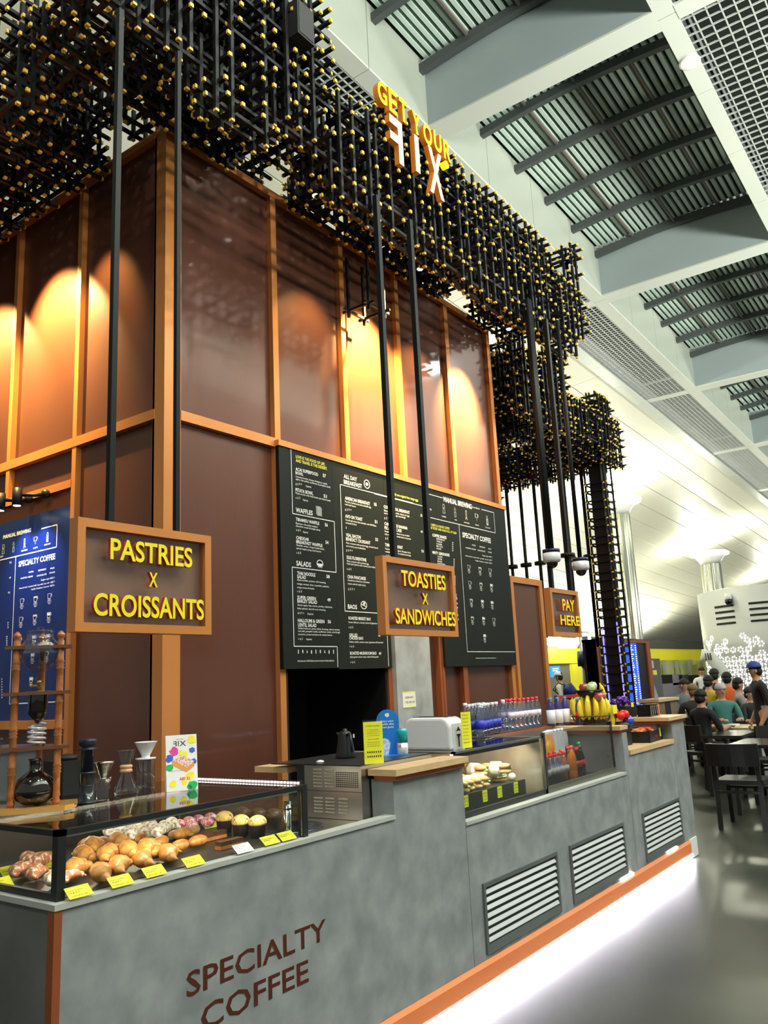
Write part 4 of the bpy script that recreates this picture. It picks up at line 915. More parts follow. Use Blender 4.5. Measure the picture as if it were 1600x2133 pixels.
soda(0, 5.66, 2.575, 'orange soda bottle between the waters and colas', ORS, mat('cap_orange', (.85, .15, .02), .3), None, h=.25); soda(0, 5.68, 2.66, 'second orange soda bottle behind the front one', ORS, MATS['cap_orange'], None)
for i, (x, y) in enumerate(((5.76, 2.58), (5.84, 2.59), (5.80, 2.67), (5.88, 2.68))): soda(0, x, y, ('front left', 'front right', 'rear left', 'rear right')[i]+' dark cola bottle with a red label', COLA, (CAPR, CAPK, CAPR, CAPK)[i], LBR, h=.23)
soda(0, 5.98, 2.66, 'green soda bottle at the right end of the row', GRN, CAPG, None, h=.25)
# ---------------------------------------------------------------- bananas and apples
fb = T('fruit_basket', 'black wire fruit basket full of bananas on the counter', 'basket', (6.60, 2.80, 1.195))
for z, r in ((.004, .10), (.065, .155)):
    b = MB(); b.sweep([(r*math.cos(2*math.pi*k/32), r*math.sin(2*math.pi*k/32), z) for k in range(32)], .004, 6, closed=True); b.build('rim_wire', BLACK, fb)
b = MB(); w0 = None
for k in range(30):
    a = 2*math.pi*k/30; b.sweep([(.10*math.cos(a), .10*math.sin(a), .004), (.14*math.cos(a), .14*math.sin(a), .03), (.155*math.cos(a), .155*math.sin(a), .065)], .0022, 5)
b.build('cage_wire', BLACK, fb)
b = MB(); b.cyl((0, 0), .008, 0, .26, 10); b.build('centre_stem', BLACK, fb)
b = MB(); b.sweep([(.115*math.cos(2*math.pi*k/28), .115*math.sin(2*math.pi*k/28), .27) for k in range(28)], .004, 6, closed=True); b.lathe([(.0, .205), (.07, .21), (.11, .265)], n=20); b.build('upper_tier', BLACK, fb)
BAN = mat('banana_skin', (.88, .66, .03), .45, noise=(8, (.90, .74, .08), .3, .7))
mb = MB(); path = []; rad = []
for k in range(17): t_ = k/16; a = R_(-38+76*t_); path.append((.12*math.cos(a)-.12, 0, .115+.145*math.sin(a))); rad.append(.0045+.0175*math.sin(math.pi*min(1, max(0, (t_*1.0))))**.5 if 0 < k < 15 else .006)
mb.sweep(path, rad, 8); b0 = tag(mb.build('banana', [BAN]), 'ripe yellow banana standing in the wire basket', 'banana', 'ripe yellow bananas standing in the wire basket')
k0 = 0
for ring, (n, r) in enumerate(((13, .118), (8, .07))):
    for k in range(n):
        a = 2*math.pi*k/n+.2*ring; loc = (6.60+r*math.cos(a), 2.80+r*math.sin(a), 1.205+.012*ring)
        o = b0 if k0 == 0 else share(b0, loc)
        o.location = loc; o.rotation_euler = (0, R_(6 if ring else 12), a); o.scale = (1, 1, .9+.2*random.random()); k0 += 1
mb = MB(); mb.sweep(path, rad, 8); o = tag(mb.build('banana', BAN), 'tall banana sticking up highest at the right of the basket', 'banana'); o.location = (6.68, 2.72, 1.26); o.rotation_euler = (0, .05, -.6); o.scale = (1.1, 1.1, 1.25)
APG = mat('apple_green', (.35, .60, .18), .25, coat=.3, noise=(12, (.65, .80, .50), .4, .7)); APR = mat('apple_red', (.36, .03, .04), .22, coat=.4, noise=(16, (.55, .16, .12), .4, .7))
for i, (dx, dy, dz, m_, l) in enumerate(((-.07, -.05, .29, APG, 'left green apple on the upper tier'), (.085, .0, .30, APG, 'right pale green apple on the upper tier'), (.0, -.03, .28, APR, 'dark red apple in the middle of the upper tier'), (-.03, -.09, .215, APR, 'lower left red apple under the tier'), (.04, -.085, .215, APR, 'lower right red apple under the tier'), (.02, .05, .29, APR, 'rear red apple on the upper tier'))):
    t = T('apple', l+' of the fruit stand', 'apple', (6.60+dx, 2.80+dy, 1.195+dz)); b = MB(); b.lathe([(.004, -.028), (.018, -.036), (.036, -.015), (.039, .008), (.028, .032), (.012, .036), (.003, .028)], n=16); b.build('flesh', m_, t); b = MB(); b.cyl((0, 0), .002, .026, .045, 6); b.build('stem', CROD, t)
t = T('yellow_box', 'small olive yellow card right of the banana basket', 'card', (6.76, 2.70, 1.197)); b = MB(); b.box(0, .07, 0, .004, 0, .10); b.build('card', mat('olive_yellow', (.55, .52, .04), .5), t)
# ---------------------------------------------------------------- pay area
t = T('lollipop_stand', 'black stand with glossy red and blue lollipop balls', 'stand', (6.86, 2.66, 1.005))
b = MB(); b.box(-.05, .07, -.06, .06, 0, .09); b.lathe([(.05, .09), (.075, .14), (.08, .17), (.05, .19)], n=20); b.build('body', BLACK, t)
for i, (x, y, z, m_) in enumerate(((-.05, -.03, .24, CAPR), (.0, -.05, .25, CAPR), (.04, -.02, .25, CAPR), (-.02, .03, .27, CAPR))): b = MB(); b.ball((x, y, z), .034, 14); b.bar((x, y, z-.12), (x, y, z), .006); b.build('red_lollipop', m_, t)
b = MB(); b.ball((.055, -.05, .19), .048, 16); b.build('blue_dome', mat('dome_blue', (.02, .07, .40), .2, coat=.5), t)
b = MB(); b.bar((-.08, .03, .0), (-.08, .03, .33), .03, .02); b.box(-.13, -.04, .0, .004, .26, .33); b.build('yellow_ticket', YEL, t)
t = T('snack_bags', 'heap of white and red snack bags behind the lollipops', 'snack bag', (7.15, 3.0, 1.0))
b = MB(); b.box(-.1, .12, -.05, .08, 0, .28); b.build('rack', BLACK, t)
BAGW = mat('bag_white', (.75, .72, .75), .3, noise=(20, (.70, .10, .12), .60, .66))
rnd = random.Random(4)
for k in range(7):
    b = MB(); b.ball((0, 0, 0), .055, 8, sz=.7, sy=.4); b.xf(Matrix.Translation((-.09+.03*k, -.02+.05*rnd.random(), .33+.05*rnd.random())) @ Matrix.Rotation(rnd.random()*3, 4, 'Z') @ Matrix.Rotation(rnd.random(), 4, 'X')); b.build('bag', BAGW if k % 3 else mat('bag_blue', (.05, .15, .45), .3), t)
t = T('chocolate_rack', 'black rack heaped with purple wrapped chocolates on the end counter', 'rack', (7.55, 2.88, 1.195))
b = MB(); b.box(-.18, .10, -.08, .08, 0, .10); b.build('tray', BLACK, t)
PUR = mat('wrapper_purple', (.10, .02, .32), .25, .3, noise=(30, (.35, .25, .60), .62, .68))
for k in range(16):
    b = MB(); b.ball((0, 0, 0), .030, 8, sz=.6); b.xf(Matrix.Translation((-.17+.27*rnd.random(), -.07+.14*rnd.random(), .11+.06*rnd.random())) @ Matrix.Rotation(rnd.random()*3, 4, 'Y')); b.build('wrapped_chocolate', PUR, t)
b = MB(); b.box(-.05, -.0, -.095, -.09, .09, .13); b.build('yellow_ticket', YEL, t)
for i in range(5):
    m_ = BLACKG if i < 4 else mat('box_orange_red', (.60, .08, .02), .35)
    t = T('gum_box', ('first', 'second', 'third', 'fourth', 'fifth, orange red')[i]+(' black' if i < 4 else '')+' slim box from the left on the end counter', 'box', (7.50+.052*i, 2.62, 1.196)); b = MB(); b.box(0, .046, 0, .12, 0, .105); b.build('box', m_, t)
    b = MB(); b.cyl((.023, 0), .008, 0, .001, 10); b.xf(Matrix.Rotation(R_(90), 4, 'X')); b.v = [(v[0], v[1]-.002, v[2]+.085) for v in b.v]; b.box(.020, .026, -.001, 0, .02, .075); b.build('box_print', mat('print_grey', (.5, .5, .5), .5), t)
t = T('candy_bin', 'black bin of orange wrapped candy bars on the lower oak shelf', 'box', (7.08, 2.50, 1.006), R_(4))
b = MB()
for q_ in ((0, .40, 0, .008, 0, .09), (0, .40, .19, .20, 0, .11), (0, .008, 0, .2, 0, .09), (.392, .40, 0, .2, 0, .09), (0, .4, 0, .2, 0, .006)): b.box(*q_)
b.build('bin', BLACK, t)
ORB = mat('bar_orange', (.80, .14, .03), .35, noise=(30, (.9, .45, .25), .5, .6))
for k in range(14):
    b = MB(); b.box(-.05, .05, -.014, .014, 0, .012); b.xf(Matrix.Translation((.06+.28*rnd.random(), .04+.12*rnd.random(), .08+.02*rnd.random())) @ Matrix.Rotation(rnd.random()*3, 4, 'Z') @ Matrix.Rotation(.4*rnd.random()-.2, 4, 'Y')); b.build('candy_bar', ORB, t)
b = MB(); b.box(.31, .35, -.003, 0, .03, .10); b.build('yellow_ticket', YEL, t)
b = MB(); put_text(b, 'MINTS', MF(.16, -.002, .03), .07, .02); b.build('bin_print', INKR, t)
# ================================================================ HANGING SIGNS
SYP = 3.0
SMALLP = mat('pole_black', (.006, .0063, .0063), .5, spec=.25)
def hsign(name_label, x0, x1, z0, z1, poles, rows):
    t = T('hanging_sign', name_label, 'sign', (x0, SYP, z0)); w = x1-x0; h = z1-z0; f = .038
    for q in ((0, w, 0, f), (0, w, h-f, h), (0, f, f, h-f), (w-f, w, f, h-f)):
        b = MB(); b.box(q[0], q[1], 0, .06, q[2], q[3]); b.build('frame_bar', COPPER, t)
    b = MB(); b.box(f, w-f, .045, .048, f, h-f); b.build('mesh_back', MESHS, t)
    b = MB(); b.box(f, w-f, .020, .023, f, h-f); b.build('clear_pane', GLASS, t)
    for px, d in poles:
        b = MB(); b.box(px-x0-d/2, px-x0+d/2, .03-d/2, .03+d/2, h, 4.95-z0); b.build('pole', SMALLP, t)
    for body, u0, u1, zb, zt, yoff in rows:
        # every letter is a piece of its own
        vs, fs, gx0, ww = glyphs(body, .02, .5); sx = (u1-u0)/ww; pos = 0
        for i, ch in enumerate(body):
            if ch == ' ': continue
            pre = glyphs(body[:i+1], .02, .5); one = glyphs(ch, .02, .5)
            b = MB(); xr = u0+(pre[2]+pre[3]-one[3]-gx0)*sx
            put_text(b, ch, MF(xr-x0, -.004, zb-z0), one[3]*sx, zt-zb, .02, .018, 0, 1)
            b.build('letter', [SIGNY, SIGNR], t)
def sgn(px0, px1, pyt, pyb): a = at(px0, pyt, 1, SYP); c = at(px1, pyb, 1, SYP); return a.x, c.x, c.z, a.z
def row(body, l, r, yt, yb):
    """l,r pixel x of the ends; yt,yb pixel y of top and bottom at the left end"""
    a = at(l, yt, 1, SYP); c = at(l, yb, 1, SYP); u = a.x
    py = yt
    for _ in range(4): e = at(r, py, 1, SYP); py = pr((e.x, SYP, a.z))[1]; e = at(r, py, 1, SYP)
    return (body, a.x, e.x, c.z, a.z, 0)
hsign('copper framed hanging sign reading PASTRIES X CROISSANTS', 1.962, 2.688, 1.865, 2.340, ((2.135, .028), (2.50, .024)),
      (row('PASTRIES', 227, 397, 1122, 1164), row('X', 307, 325, 1193, 1222), row('CROISSANTS', 192, 421, 1236, 1281)))
hsign('copper framed hanging sign reading TOASTIES X SANDWICHES', 4.085, 4.93, 1.89, 2.38, ((4.25, .036), (4.66, .036)),
      (row('TOASTIES', 832, 924, 1188, 1219), row('X', 876, 888, 1236, 1258), row('SANDWICHES', 820, 945, 1267, 1298)))
hsign('copper framed hanging sign reading PAY HERE', 6.455, 7.04, 1.92, 2.33, ((6.56, .036), (6.95, .04)),
      (row('PAY', 1168, 1193, 1248, 1271), row('HERE', 1164, 1204, 1281, 1301)))
# ceiling hung dome cameras
def dome(x, z, label, tw):
    t = T('dome_camera', label, 'camera', (x, SYP, z))
    b = MB(); b.cyl((0, 0), .075, .085, .115, 24); b.build('flange', mat('flange_black_blue', (.012, .012, .04), .3), t)
    b = MB(); b.lathe([(.065, .085), (.078, .08), (.078, .02), (.06, .0)], n=24); b.build('housing', PORC, t)
    b = MB(); b.ball((0, 0, .0), .05, 20, lo=-90, hi=0); b.build('dome', mat('dome_dark', (.02, .02, .02), .05), t)
    for k in range(tw):
        b = MB(); b.cyl((-.028+.028*k if tw > 1 else 0, 0), .015 if tw > 1 else .02, .115, 5.0-z, 10); b.build('pole', SMALLP, t)
dome(6.55, 2.55, 'white dome camera on a triple pole above the pay sign', 3)
dome(7.16, 2.53, 'white dome camera on a single pole right of the pay sign', 1)
b_ = T('pole_collar', 'black collar ring on the pole of the pay sign', 'collar', (6.95, SYP+.03, 2.64)); b = MB(); b.cyl((0, 0), .07, 0, .03, 20); b.build('ring', SMALLP, b_)
# thin poles with collars in the distance, below the far canopy
for i, (y, zb) in enumerate(((6.46, 2.2), (6.20, 2.2), (5.94, 2.2), (5.40, 2.2), (5.08, 2.0))):
    t = T('hanging_pole', ('leftmost', 'second', 'third', 'fourth', 'rightmost')[i]+' thin black pole under the far canopy, with a collar', 'pole', (12.5, y, 0))
    b = MB(); b.cyl((0, 0), .028, zb, 5.0, 10); b.build('rod', SMALLP, t)
    b = MB(); b.cyl((0, 0), .095, 3.40, 3.46, 16); b.build('collar', SMALLP, t)
    b = MB(); b.box(-.06, .06, -.06, .06, 4.86, 5.02); b.build('socket', mat('socket_copper', (.12, .03, .015), .4), t)

# illuminated GET YOUR FIX
gs = T('neon_sign', 'glowing yellow GET YOUR FIX letters on the canopy front', 'sign', (0, 0, 0))
GLY = mat('letter_glow_yellow', (.95, .70, .0), .3, emit=(1.0, .62, .0), estr=1.15)
GLW = mat('letter_glow_white', (1, .95, .8), .3, emit=(1.0, .86, .55), estr=2.2)
GSD = mat('letter_side_orange', (.55, .18, .02), .4, emit=(.9, .25, .02), estr=.10)
GP = 3.02
def gletter(ch, cx, cyt, cyb, wpx, front, mirror=False):
    a = at(cx, cyt, 1, GP); c = at(cx, cyb, 1, GP); e = at(cx+wpx, (cyt+cyb)/2, 1, GP); w = (e.x-a.x); h = a.z-c.z
    b = MB(); Mx = MF(0, 0, 0)
    if ch == '.':
        b.cyl((0, 0), h/2, 0, .045, 24, smooth=False); b.xf(Matrix.Translation((a.x+h/2, GP, c.z+h/2)) @ Matrix.Rotation(R_(90), 4, 'X')); b.build('dot', [front], gs); return
    put_text(b, ch, MF(0, 0, 0), w, h, .022, .045, 0, 1)
    if mirror: b.v = [(w-v[0], v[1], v[2]) for v in b.v]; b.f = [tuple(reversed(f)) for f in b.f]
    b.v = [(v[0]+a.x, v[1]+GP, v[2]+c.z) for v in b.v]
    b.build('letter', [front, GSD], gs)
for ch, cx, yt, yb, w in (('G', 781, 166, 206, 19), ('E', 804, 184, 228, 17), ('T', 826, 204, 246, 17), ('Y', 853, 231, 272, 17), ('O', 876, 255, 292, 18), ('U', 898, 272, 308, 16), ('R', 918, 291, 327, 15)):
    gletter(ch, cx, yt, yb, w, GLY)
gletter('F', 806, 240, 322, 27, GLW, True); gletter('I', 858, 283, 352, 10, GLW); gletter('X', 886, 305, 392, 30, GLW); gletter('.', 916, 336, 350, 9, GLY)

# ================================================================ MENU BOARDS
def board(t, q, m, name='board'): b = MB(); b.box(*q); return b.build(name, m, t)
mbd = T('menu_board', 'wide black wall menu with white lettering above the counter', 'menu board', (0, 0, 0))
FY = WY-.035
board(mbd, (4.41, 5.03, FY, WY, 1.735, 3.405), MENU); board(mbd, (5.032, 5.735, FY, WY, 1.725, 3.405), MENU)
board(mbd, (5.737, 6.58, FY, WY, 2.10, 3.405), MENU); board(mbd, (6.582, 7.98, FY, WY, 1.725, 3.405), MENU)
for z in (3.405,):
    b = MB(); b.box(4.40, 8.0, FY-.01, WY, z, z+.045); b.build('copper_top_rail', COPPER, mbd)
inkw, inky, inkb = MB(), MB(), MB()
def crop(ox, oy, s): return lambda x, y: (ox+x/s, oy+y/s)
CA, CB_, CC = crop(560, 900, 4.2667), crop(780, 960, 4.6375), crop(0, 950, 3.282)
class Pl:
    def __init__(s, axis, val): s.axis, s.val = axis, val
    def uz(s, px, py): P = at(px, py, s.axis, s.val); return (P.x if s.axis == 1 else -P.y), P.z
    def pix(s, u, z): return pr((u, s.val, z) if s.axis == 1 else (s.val, -u, z))
    def M(s, u, z): return MF(u, s.val, z) if s.axis == 1 else ML(s.val, -u, z)
    def line(s, mb, C, x0, y0, x1, hh, text, bold=0.0, dy=0):
        px0, py0 = C(x0, y0); u0, z0 = s.uz(px0, py0); ub, zt = s.uz(px0, C(x0, y0-hh/2)[1]); _, zb = s.uz(px0, C(x0, y0+hh/2)[1])
        px1 = C(x1, 0)[0]; py = py0
        for _ in range(4): u1, _z = s.uz(px1, py); py = s.pix(u1, z0)[1]
        put_text(mb, text, s.M(u0, zb), u1-u0, zt-zb, bold)
    def seg(s, mb, C, x0, y0, x1, y1, w=.006):
        a = s.uz(*C(x0, y0)); c = s.uz(*C(x1, y1)); s.segw(mb, a, c, w)
    def segw(s, mb, a, c, w=.006):
        if abs(a[0]-c[0]) > abs(a[1]-c[1]): z = (a[1]+c[1])/2; q = [(a[0], z-w/2), (c[0], z-w/2), (c[0], z+w/2), (a[0], z+w/2)]
        else: u = (a[0]+c[0])/2; q = [(u-w/2, a[1]), (u+w/2, a[1]), (u+w/2, c[1]), (u-w/2, c[1])]
        mb.add([s.M(*p) @ Vector((0, 0, 0)) for p in q], [(0, 1, 2, 3)])
PF = Pl(1, FY-.002)
BD = .02
for a in ((240, 215, 500, 26, 'LOVE IS THE FOOD OF LIFE,'), (240, 250, 520, 26, 'AND TRAVEL IS THE DESSERT.')): PF.line(inky, CA, *a, bold=.012)
for a in ((238, 326, 438, 28, 'ACAI SUPERFOOD'), (238, 360, 306, 26, 'BOWL'), (480, 384, 508, 28, '57'), (238, 511, 394, 30, 'PITAYA BOWL'), (488, 567, 515, 28, '51'), (240, 690, 390, 40, 'WAFFLES'),
          (240, 773, 448, 28, 'TIRAMISU WAFFLE'), (498, 822, 524, 28, '56'), (244, 937, 357, 28, 'CHEDDAR'), (244, 973, 476, 28, 'BREAKFAST WAFFLE'), (504, 978, 530, 28, '54'), (245, 1164, 375, 42, 'SALADS'),
          (252, 1252, 414, 30, 'THAI NOODLE'), (252, 1284, 330, 28, 'SALAD'), (512, 1282, 541, 28, '58'), (254, 1468, 418, 30, 'SUPER GREEN'), (254, 1500, 430, 30, 'BARLEY SALAD'), (520, 1490, 549, 28, '49'),
          (258, 1673, 494, 30, 'HALLOUMI & GREEN'), (260, 1712, 424, 30, 'LENTIL SALAD'), (524, 1684, 552, 28, '56'),
          (666, 390, 784, 34, 'ALL DAY'), (666, 440, 828, 36, 'BREAKFAST'), (677, 585, 900, 28, 'AMERICAN BREAKFAST'), (935, 640, 958, 26, '55'), (680, 745, 832, 28, 'AVO ON TOAST'), (942, 795, 963, 26, '51'),
          (686, 912, 817, 28, 'VEAL BACON'), (686, 948, 902, 28, 'BENEDICT CROISSANT'), (947, 953, 970, 26, '53'), (693, 1112, 867, 28, 'EGG FLORENTINE'), (957, 1143, 978, 26, '51'), (700, 1284, 863, 28, 'CHIA PANCAKES'), (964, 1312, 986, 26, '49'),
          (703, 1550, 784, 38, 'BAOS'), (709, 1652, 906, 26, 'ROASTED BRISKET BAO'), (965, 1664, 985, 24, '49'), (715, 1803, 789, 26, 'GRILLED'), (715, 1830, 839, 26, 'CHICKEN BAO'), (972, 1806, 992, 24, '49'), (722, 1965, 957, 26, 'ROASTED MUSHROOM BAO'), (978, 1968, 999, 24, '49'),
          (1022, 662, 1252, 26, 'CONTINENTAL BREAKFAST'), (1028, 812, 1232, 26, 'CARAMELISED BANANA'), (1028, 848, 1180, 26, 'PECAN PANCAKE'), (1034, 1000, 1190, 26, 'TURKISH BREAKFAST')): PF.line(inkw, CA, *a, bold=BD)
for a in ((240, 392, 520, 'Lucuma powder, banana, blueberry, seeds,'), (240, 415, 547, 'agave, bee pollen, sunflower & pumpkin seeds'), (328, 477, 376, '(Vegetarian)'), (238, 540, 548, 'Pitaya sorbet with fresh fruits and mixed seeds'), (303, 600, 349, '(Vegetarian)'),
          (240, 808, 435, 'Espresso, chocolate custard,'), (240, 832, 457, 'chocolate cream & maple syrup'), (303, 885, 349, '(Vegetarian)'), (244, 1003, 494, 'Cheddar cream, crispy breadcrumbs,'), (244, 1030, 463, 'spiced maple syrup, beef bacon'),
          (252, 1312, 507, 'Glass noodles, prawns, chili dressing,'), (252, 1346, 536, 'mango, tomato, lime, cucumber, peanuts,'), (252, 1378, 404, 'crispy onions & herbs'), (255, 1535, 565, 'Green apple, feta, sumac, parsley, edamame,'), (255, 1565, 503, 'baby spinach, date & rosso dressing'), (344, 1614, 395, '(Vegetarian)'),
          (260, 1743, 630, 'Grilled halloumi, green tahina dressing, cherry tomato'), (260, 1768, 632, 'red chili, pumpkin seeds, sunflower seeds, sourdough'), (260, 1796, 563, 'croutons, preserved lemon & rocket lettuce'), (332, 1840, 382, '(Vegetarian)'), (256, 2034, 580, 'All prices are in UAE Dirhams and are inclusive of value added tax'),
          (677, 615, 908, 'Pancake, hashbrowns and scramble egg'), (677, 640, 773, 'with beef bacon'), (682, 778, 956, 'Sourdough toast, feta avocado, red chili flakes,'), (682, 804, 780, 'coriander & lime'), (688, 983, 971, 'Plain croissant with poached egg, smoked bacon'), (688, 1010, 860, 'and creamy yuzu hollandaise'),
          (694, 1145, 889, 'Plain croissant with poached egg,'), (694, 1168, 974, 'fresh basil spinach with creamy yuzu hollandaise'), (702, 1315, 895, 'Strawberry, blueberry, chocolate'), (702, 1345, 860, 'cream, mint & maple syrup'), (708, 1688, 995, 'Sweet chili jam, crunchy onions & Japanese mayo'), (716, 1864, 1018, 'Daikon relish, sesame mayo, Japanese chili powder'), (722, 1998, 976, 'Spicy green onion mayo, tofu & fried garlic'),
          (1024, 695, 1250, 'Baked beans, avocado, choice of eggs'), (1024, 718, 1215, 'and chicken sausage, sourdough'), (1030, 880, 1250, 'Pancake with fresh banana on top, drizzled'), (1030, 905, 1262, 'with maple syrup, chocolate sauce and pecans'), (1036, 1035, 1262, 'Poached egg in greek yoghurt, chili pepper butter'), (1036, 1060, 1262, 'roasted almonds, herbs, toasted sourdough')): PF.line(inkw, CA, a[0], a[1], a[2], 15, a[3], bold=.008)
# diet icons: small outline glyphs
def icons(mb, P, C, x, y, n, step, hh):
    for k in range(n):
        u, z = P.uz(*C(x+step*k, y)); _, zt = P.uz(*C(x+step*k, y-hh/2)); s_ = (zt-z)
        kinds = (((-.5, -1), (.5, -1), (.6, .3), (.2, .6), (.2, 1), (-.2, 1), (-.2, .6), (-.6, .3)), ((-.4, -1), (.4, -1), (.4, 1), (-.4, 1)), ((0, -1), (.6, -.2), (.4, 1), (-.4, 1), (-.6, -.2)), ((-.7, -.6), (.7, -.6), (0, 1)))[(k+n) % 4]
        mb.add([P.M(u+p[0]*s_*.7, z+p[1]*s_) @ Vector((0, 0, 0)) for p in kinds], [tuple(range(len(kinds)))])
for x, y, n in ((243, 462, 4), (243, 585, 3), (247, 872, 3), (250, 1073, 3), (258, 1416, 3), (262, 1608, 4), (266, 1838, 3), (682, 690, 4), (688, 850, 1), (692, 1052, 4), (698, 1218, 3), (710, 1396, 4), (714, 1735, 3), (722, 1905, 3), (730, 2045, 3), (1030, 765, 4), (1040, 945, 4), (1044, 1100, 5)): icons(inkw, PF, CA, x, y, n, 16, 20)
icons(inkw, PF, CA, 263, 1952, 9, 39, 34)
# frame lines
def path(P, mb, C, pts, w=.006):
    uz = [P.uz(*C(*p)) for p in pts]
    for i in range(1, len(uz)):
        a, c = uz[i-1], uz[i]
        if abs(a[0]-c[0]) > abs(a[1]-c[1]): uz[i] = (c[0], a[1])
        else: uz[i] = (a[0], c[1])
    for a, c in zip(uz, uz[1:]): P.segw(mb, a, c, w)
path(PF, inkw, CA, [(197, 148), (205, 722), (582, 797), (597, 1247), (207, 1197), (221, 1903), (608, 1912), (613, 2088)])
path(PF, inkw, CA, [(1280, 630), (635, 472), (668, 1590), (1024, 1613)])
path(PF, inkw, CB_, [(0, 318), (482, 440)])
path(PF, inkw, CB_, [(660, 358), (477, 312), (487, 535), (1168, 698), (1158, 502), (1034, 470)])
path(PF, inkw, CB_, [(817, 618), (898, 1843), (1358, 1848)])
path(PF, inkw, CA, [(1053, 1810), (1060, 2080)])
PF.line(inky, CB_, 145, 308, 425, 24, 'We only use organic free range eggs.', bold=.01)
PF.line(inky, CB_, 495, 603, 725, 22, 'ALL WE NEED IS A GOOD COFFEE', bold=.01); PF.line(inky, CB_, 497, 634, 792, 22, 'A PLANE TICKET AND A BAG FULL OF CASH', bold=.01)
for a in ((668, 368, 940, 46, 'MANUAL BREWING'), (850, 712, 1125, 46, 'SPECIALTY COFFEE'), (560, 715, 696, 26, 'COFFEE SHAKES'), (560, 882, 726, 26, 'MINTY LEMONADES')): PF.line(inkw, CB_, *a, bold=.03)
for a in ((945, 445, 1015, 12, 'from AED 28'), (650, 533, 694, 12, 'CHEMEX'), (775, 568, 796, 10, 'V60'), (864, 592, 918, 10, 'AEROPRESS'), (975, 616, 1010, 10, 'KALITA'), (1070, 640, 1118, 10, 'COLD DRIP'), (942, 812, 978, 12, 'WATER'), (1016, 828, 1070, 12, 'ESPRESSO'), (1102, 848, 1130, 12, 'MILK'), (880, 838, 978, 12, 'WHIPPED CREAM'), (998, 862, 1070, 12, 'CHOCOLATE'), (1100, 880, 1132, 12, 'FOAM'),
          (1042, 912, 1138, 12, 'Single origin AED 7'), (878, 915, 1138, 12, 'Almond milk / coconut milk / soy milk / oat milk  AED 7'), (975, 962, 1138, 12, 'Vanilla / hazelnut / caramel  AED 6'), (978, 1905, 1176, 10, 'All prices are inclusive of value added tax'),
          (600, 752, 680, 14, 'ESPRESSO'), (600, 775, 655, 14, 'VANILLA'), (600, 800, 655, 14, 'CARAMEL'), (600, 822, 662, 14, 'MINT CHOC'), (600, 845, 645, 14, 'COOKIE'), (610, 922, 658, 14, 'CLASSIC'), (610, 945, 655, 14, 'GINGER'), (610, 968, 655, 14, 'MANGO'), (610, 990, 682, 14, 'PASSION'),
          (445, 525, 462, 24, '55'), (447, 682, 466, 24, '49'), (455, 870, 476, 24, '53'), (535, 468, 552, 16, 'FIX')): PF.line(inkw, CB_, *a, bold=.012)
for (x, y0, n) in ((752, 790, 5), (765, 950, 5), (775, 1115, 5), (786, 1290, 3), (794, 1420, 5)):
    for k in range(n): PF.line(inkw, CB_, x, y0+19*k, x+10, 13, '29', bold=.02)
def cup(P, mb, inner, C, x, y, s, style, name, price):
    u, z = P.uz(*C(x, y)); _, zt = P.uz(*C(x, y-s)); k = (zt-z)  # k = half height of cup
    def q(pts, m=mb): m.add([P.M(u+a*k, z+c*k) @ Vector((0, 0, 0)) for a, c in pts], [tuple(range(len(pts)))])
    w = .14
    q([(-1.0, 1), (-.86, 1), (-.62, -.5), (-.78, -.5)]); q([(.72, 1), (.86, 1), (.62, -.5), (.5, -.5)]); q([(-.78, -.62), (.62, -.62), (.62, -.45), (-.78, -.45)]); q([(-.9, -1.05), (.8, -1.05), (.8, -.9), (-.9, -.9)]); q([(-.12, -.9), (.0, -.9), (.0, -.6), (-.12, -.6)])
    for i in range(8):
        a0 = R_(-80+20*i); a1 = R_(-60+20*i); q([(.78+.42*math.cos(a0), .45+.45*math.sin(a0)), (.78+.42*math.cos(a1), .45+.45*math.sin(a1)), (.78+.28*math.cos(a1), .45+.31*math.sin(a1)), (.78+.28*math.cos(a0), .45+.31*math.sin(a0))])
    q([(-.98, 1), (.84, 1), (.84, .9), (-.98, .9)])
    f_ = {0: 0, 1: .35, 2: .8}[style]
    if f_: q([(-.84, .82), (.70, .82), (.72-.25*f_, .82-.9*f_), (-.84+.25*f_, .82-.9*f_)], inner if style == 1 else mb)
    put_text(mb, name, P.M(u-1.0*k, z-1.5*k), 2.0*k, .22*k, .02); put_text(mb, price, P.M(u-.55*k, z-2.0*k), 1.1*k, .34*k, .03)
cream = MB()
names = (('ESPRESSO', 'AED 16'), ('MACCHIATO', 'AED 18'), ('LONG BLACK', 'AED 21'), ('DBL ESPRESSO', 'AED 18'), ('DBL MACCHIATO', 'AED 20'), ('FLAT WHITE', 'AED 22'), ('CORTADO', 'AED 20'), ('PICCOLO', 'AED 22'), ('MOCHA', 'AED 26'), ('SPANISH LATTE', 'AED 26'), ('LATTE', 'AED 23'), ('BLACK EYE', 'AED 25'), ('HOT CHOC', 'AED 24'))
posF = ((913, 1033), (1020, 1053), (1118, 1068), (923, 1188), (1030, 1203), (1131, 1215), (937, 1360), (1044, 1370), (1138, 1382), (947, 1530), (1055, 1535), (1155, 1545), (1066, 1702))
for i, (x, y) in enumerate(posF): cup(PF, inkw, cream, CB_, x, y, 26, (0, 1, 0, 0, 1, 2, 1, 2, 2, 1, 2, 0, 2)[i], *names[i])
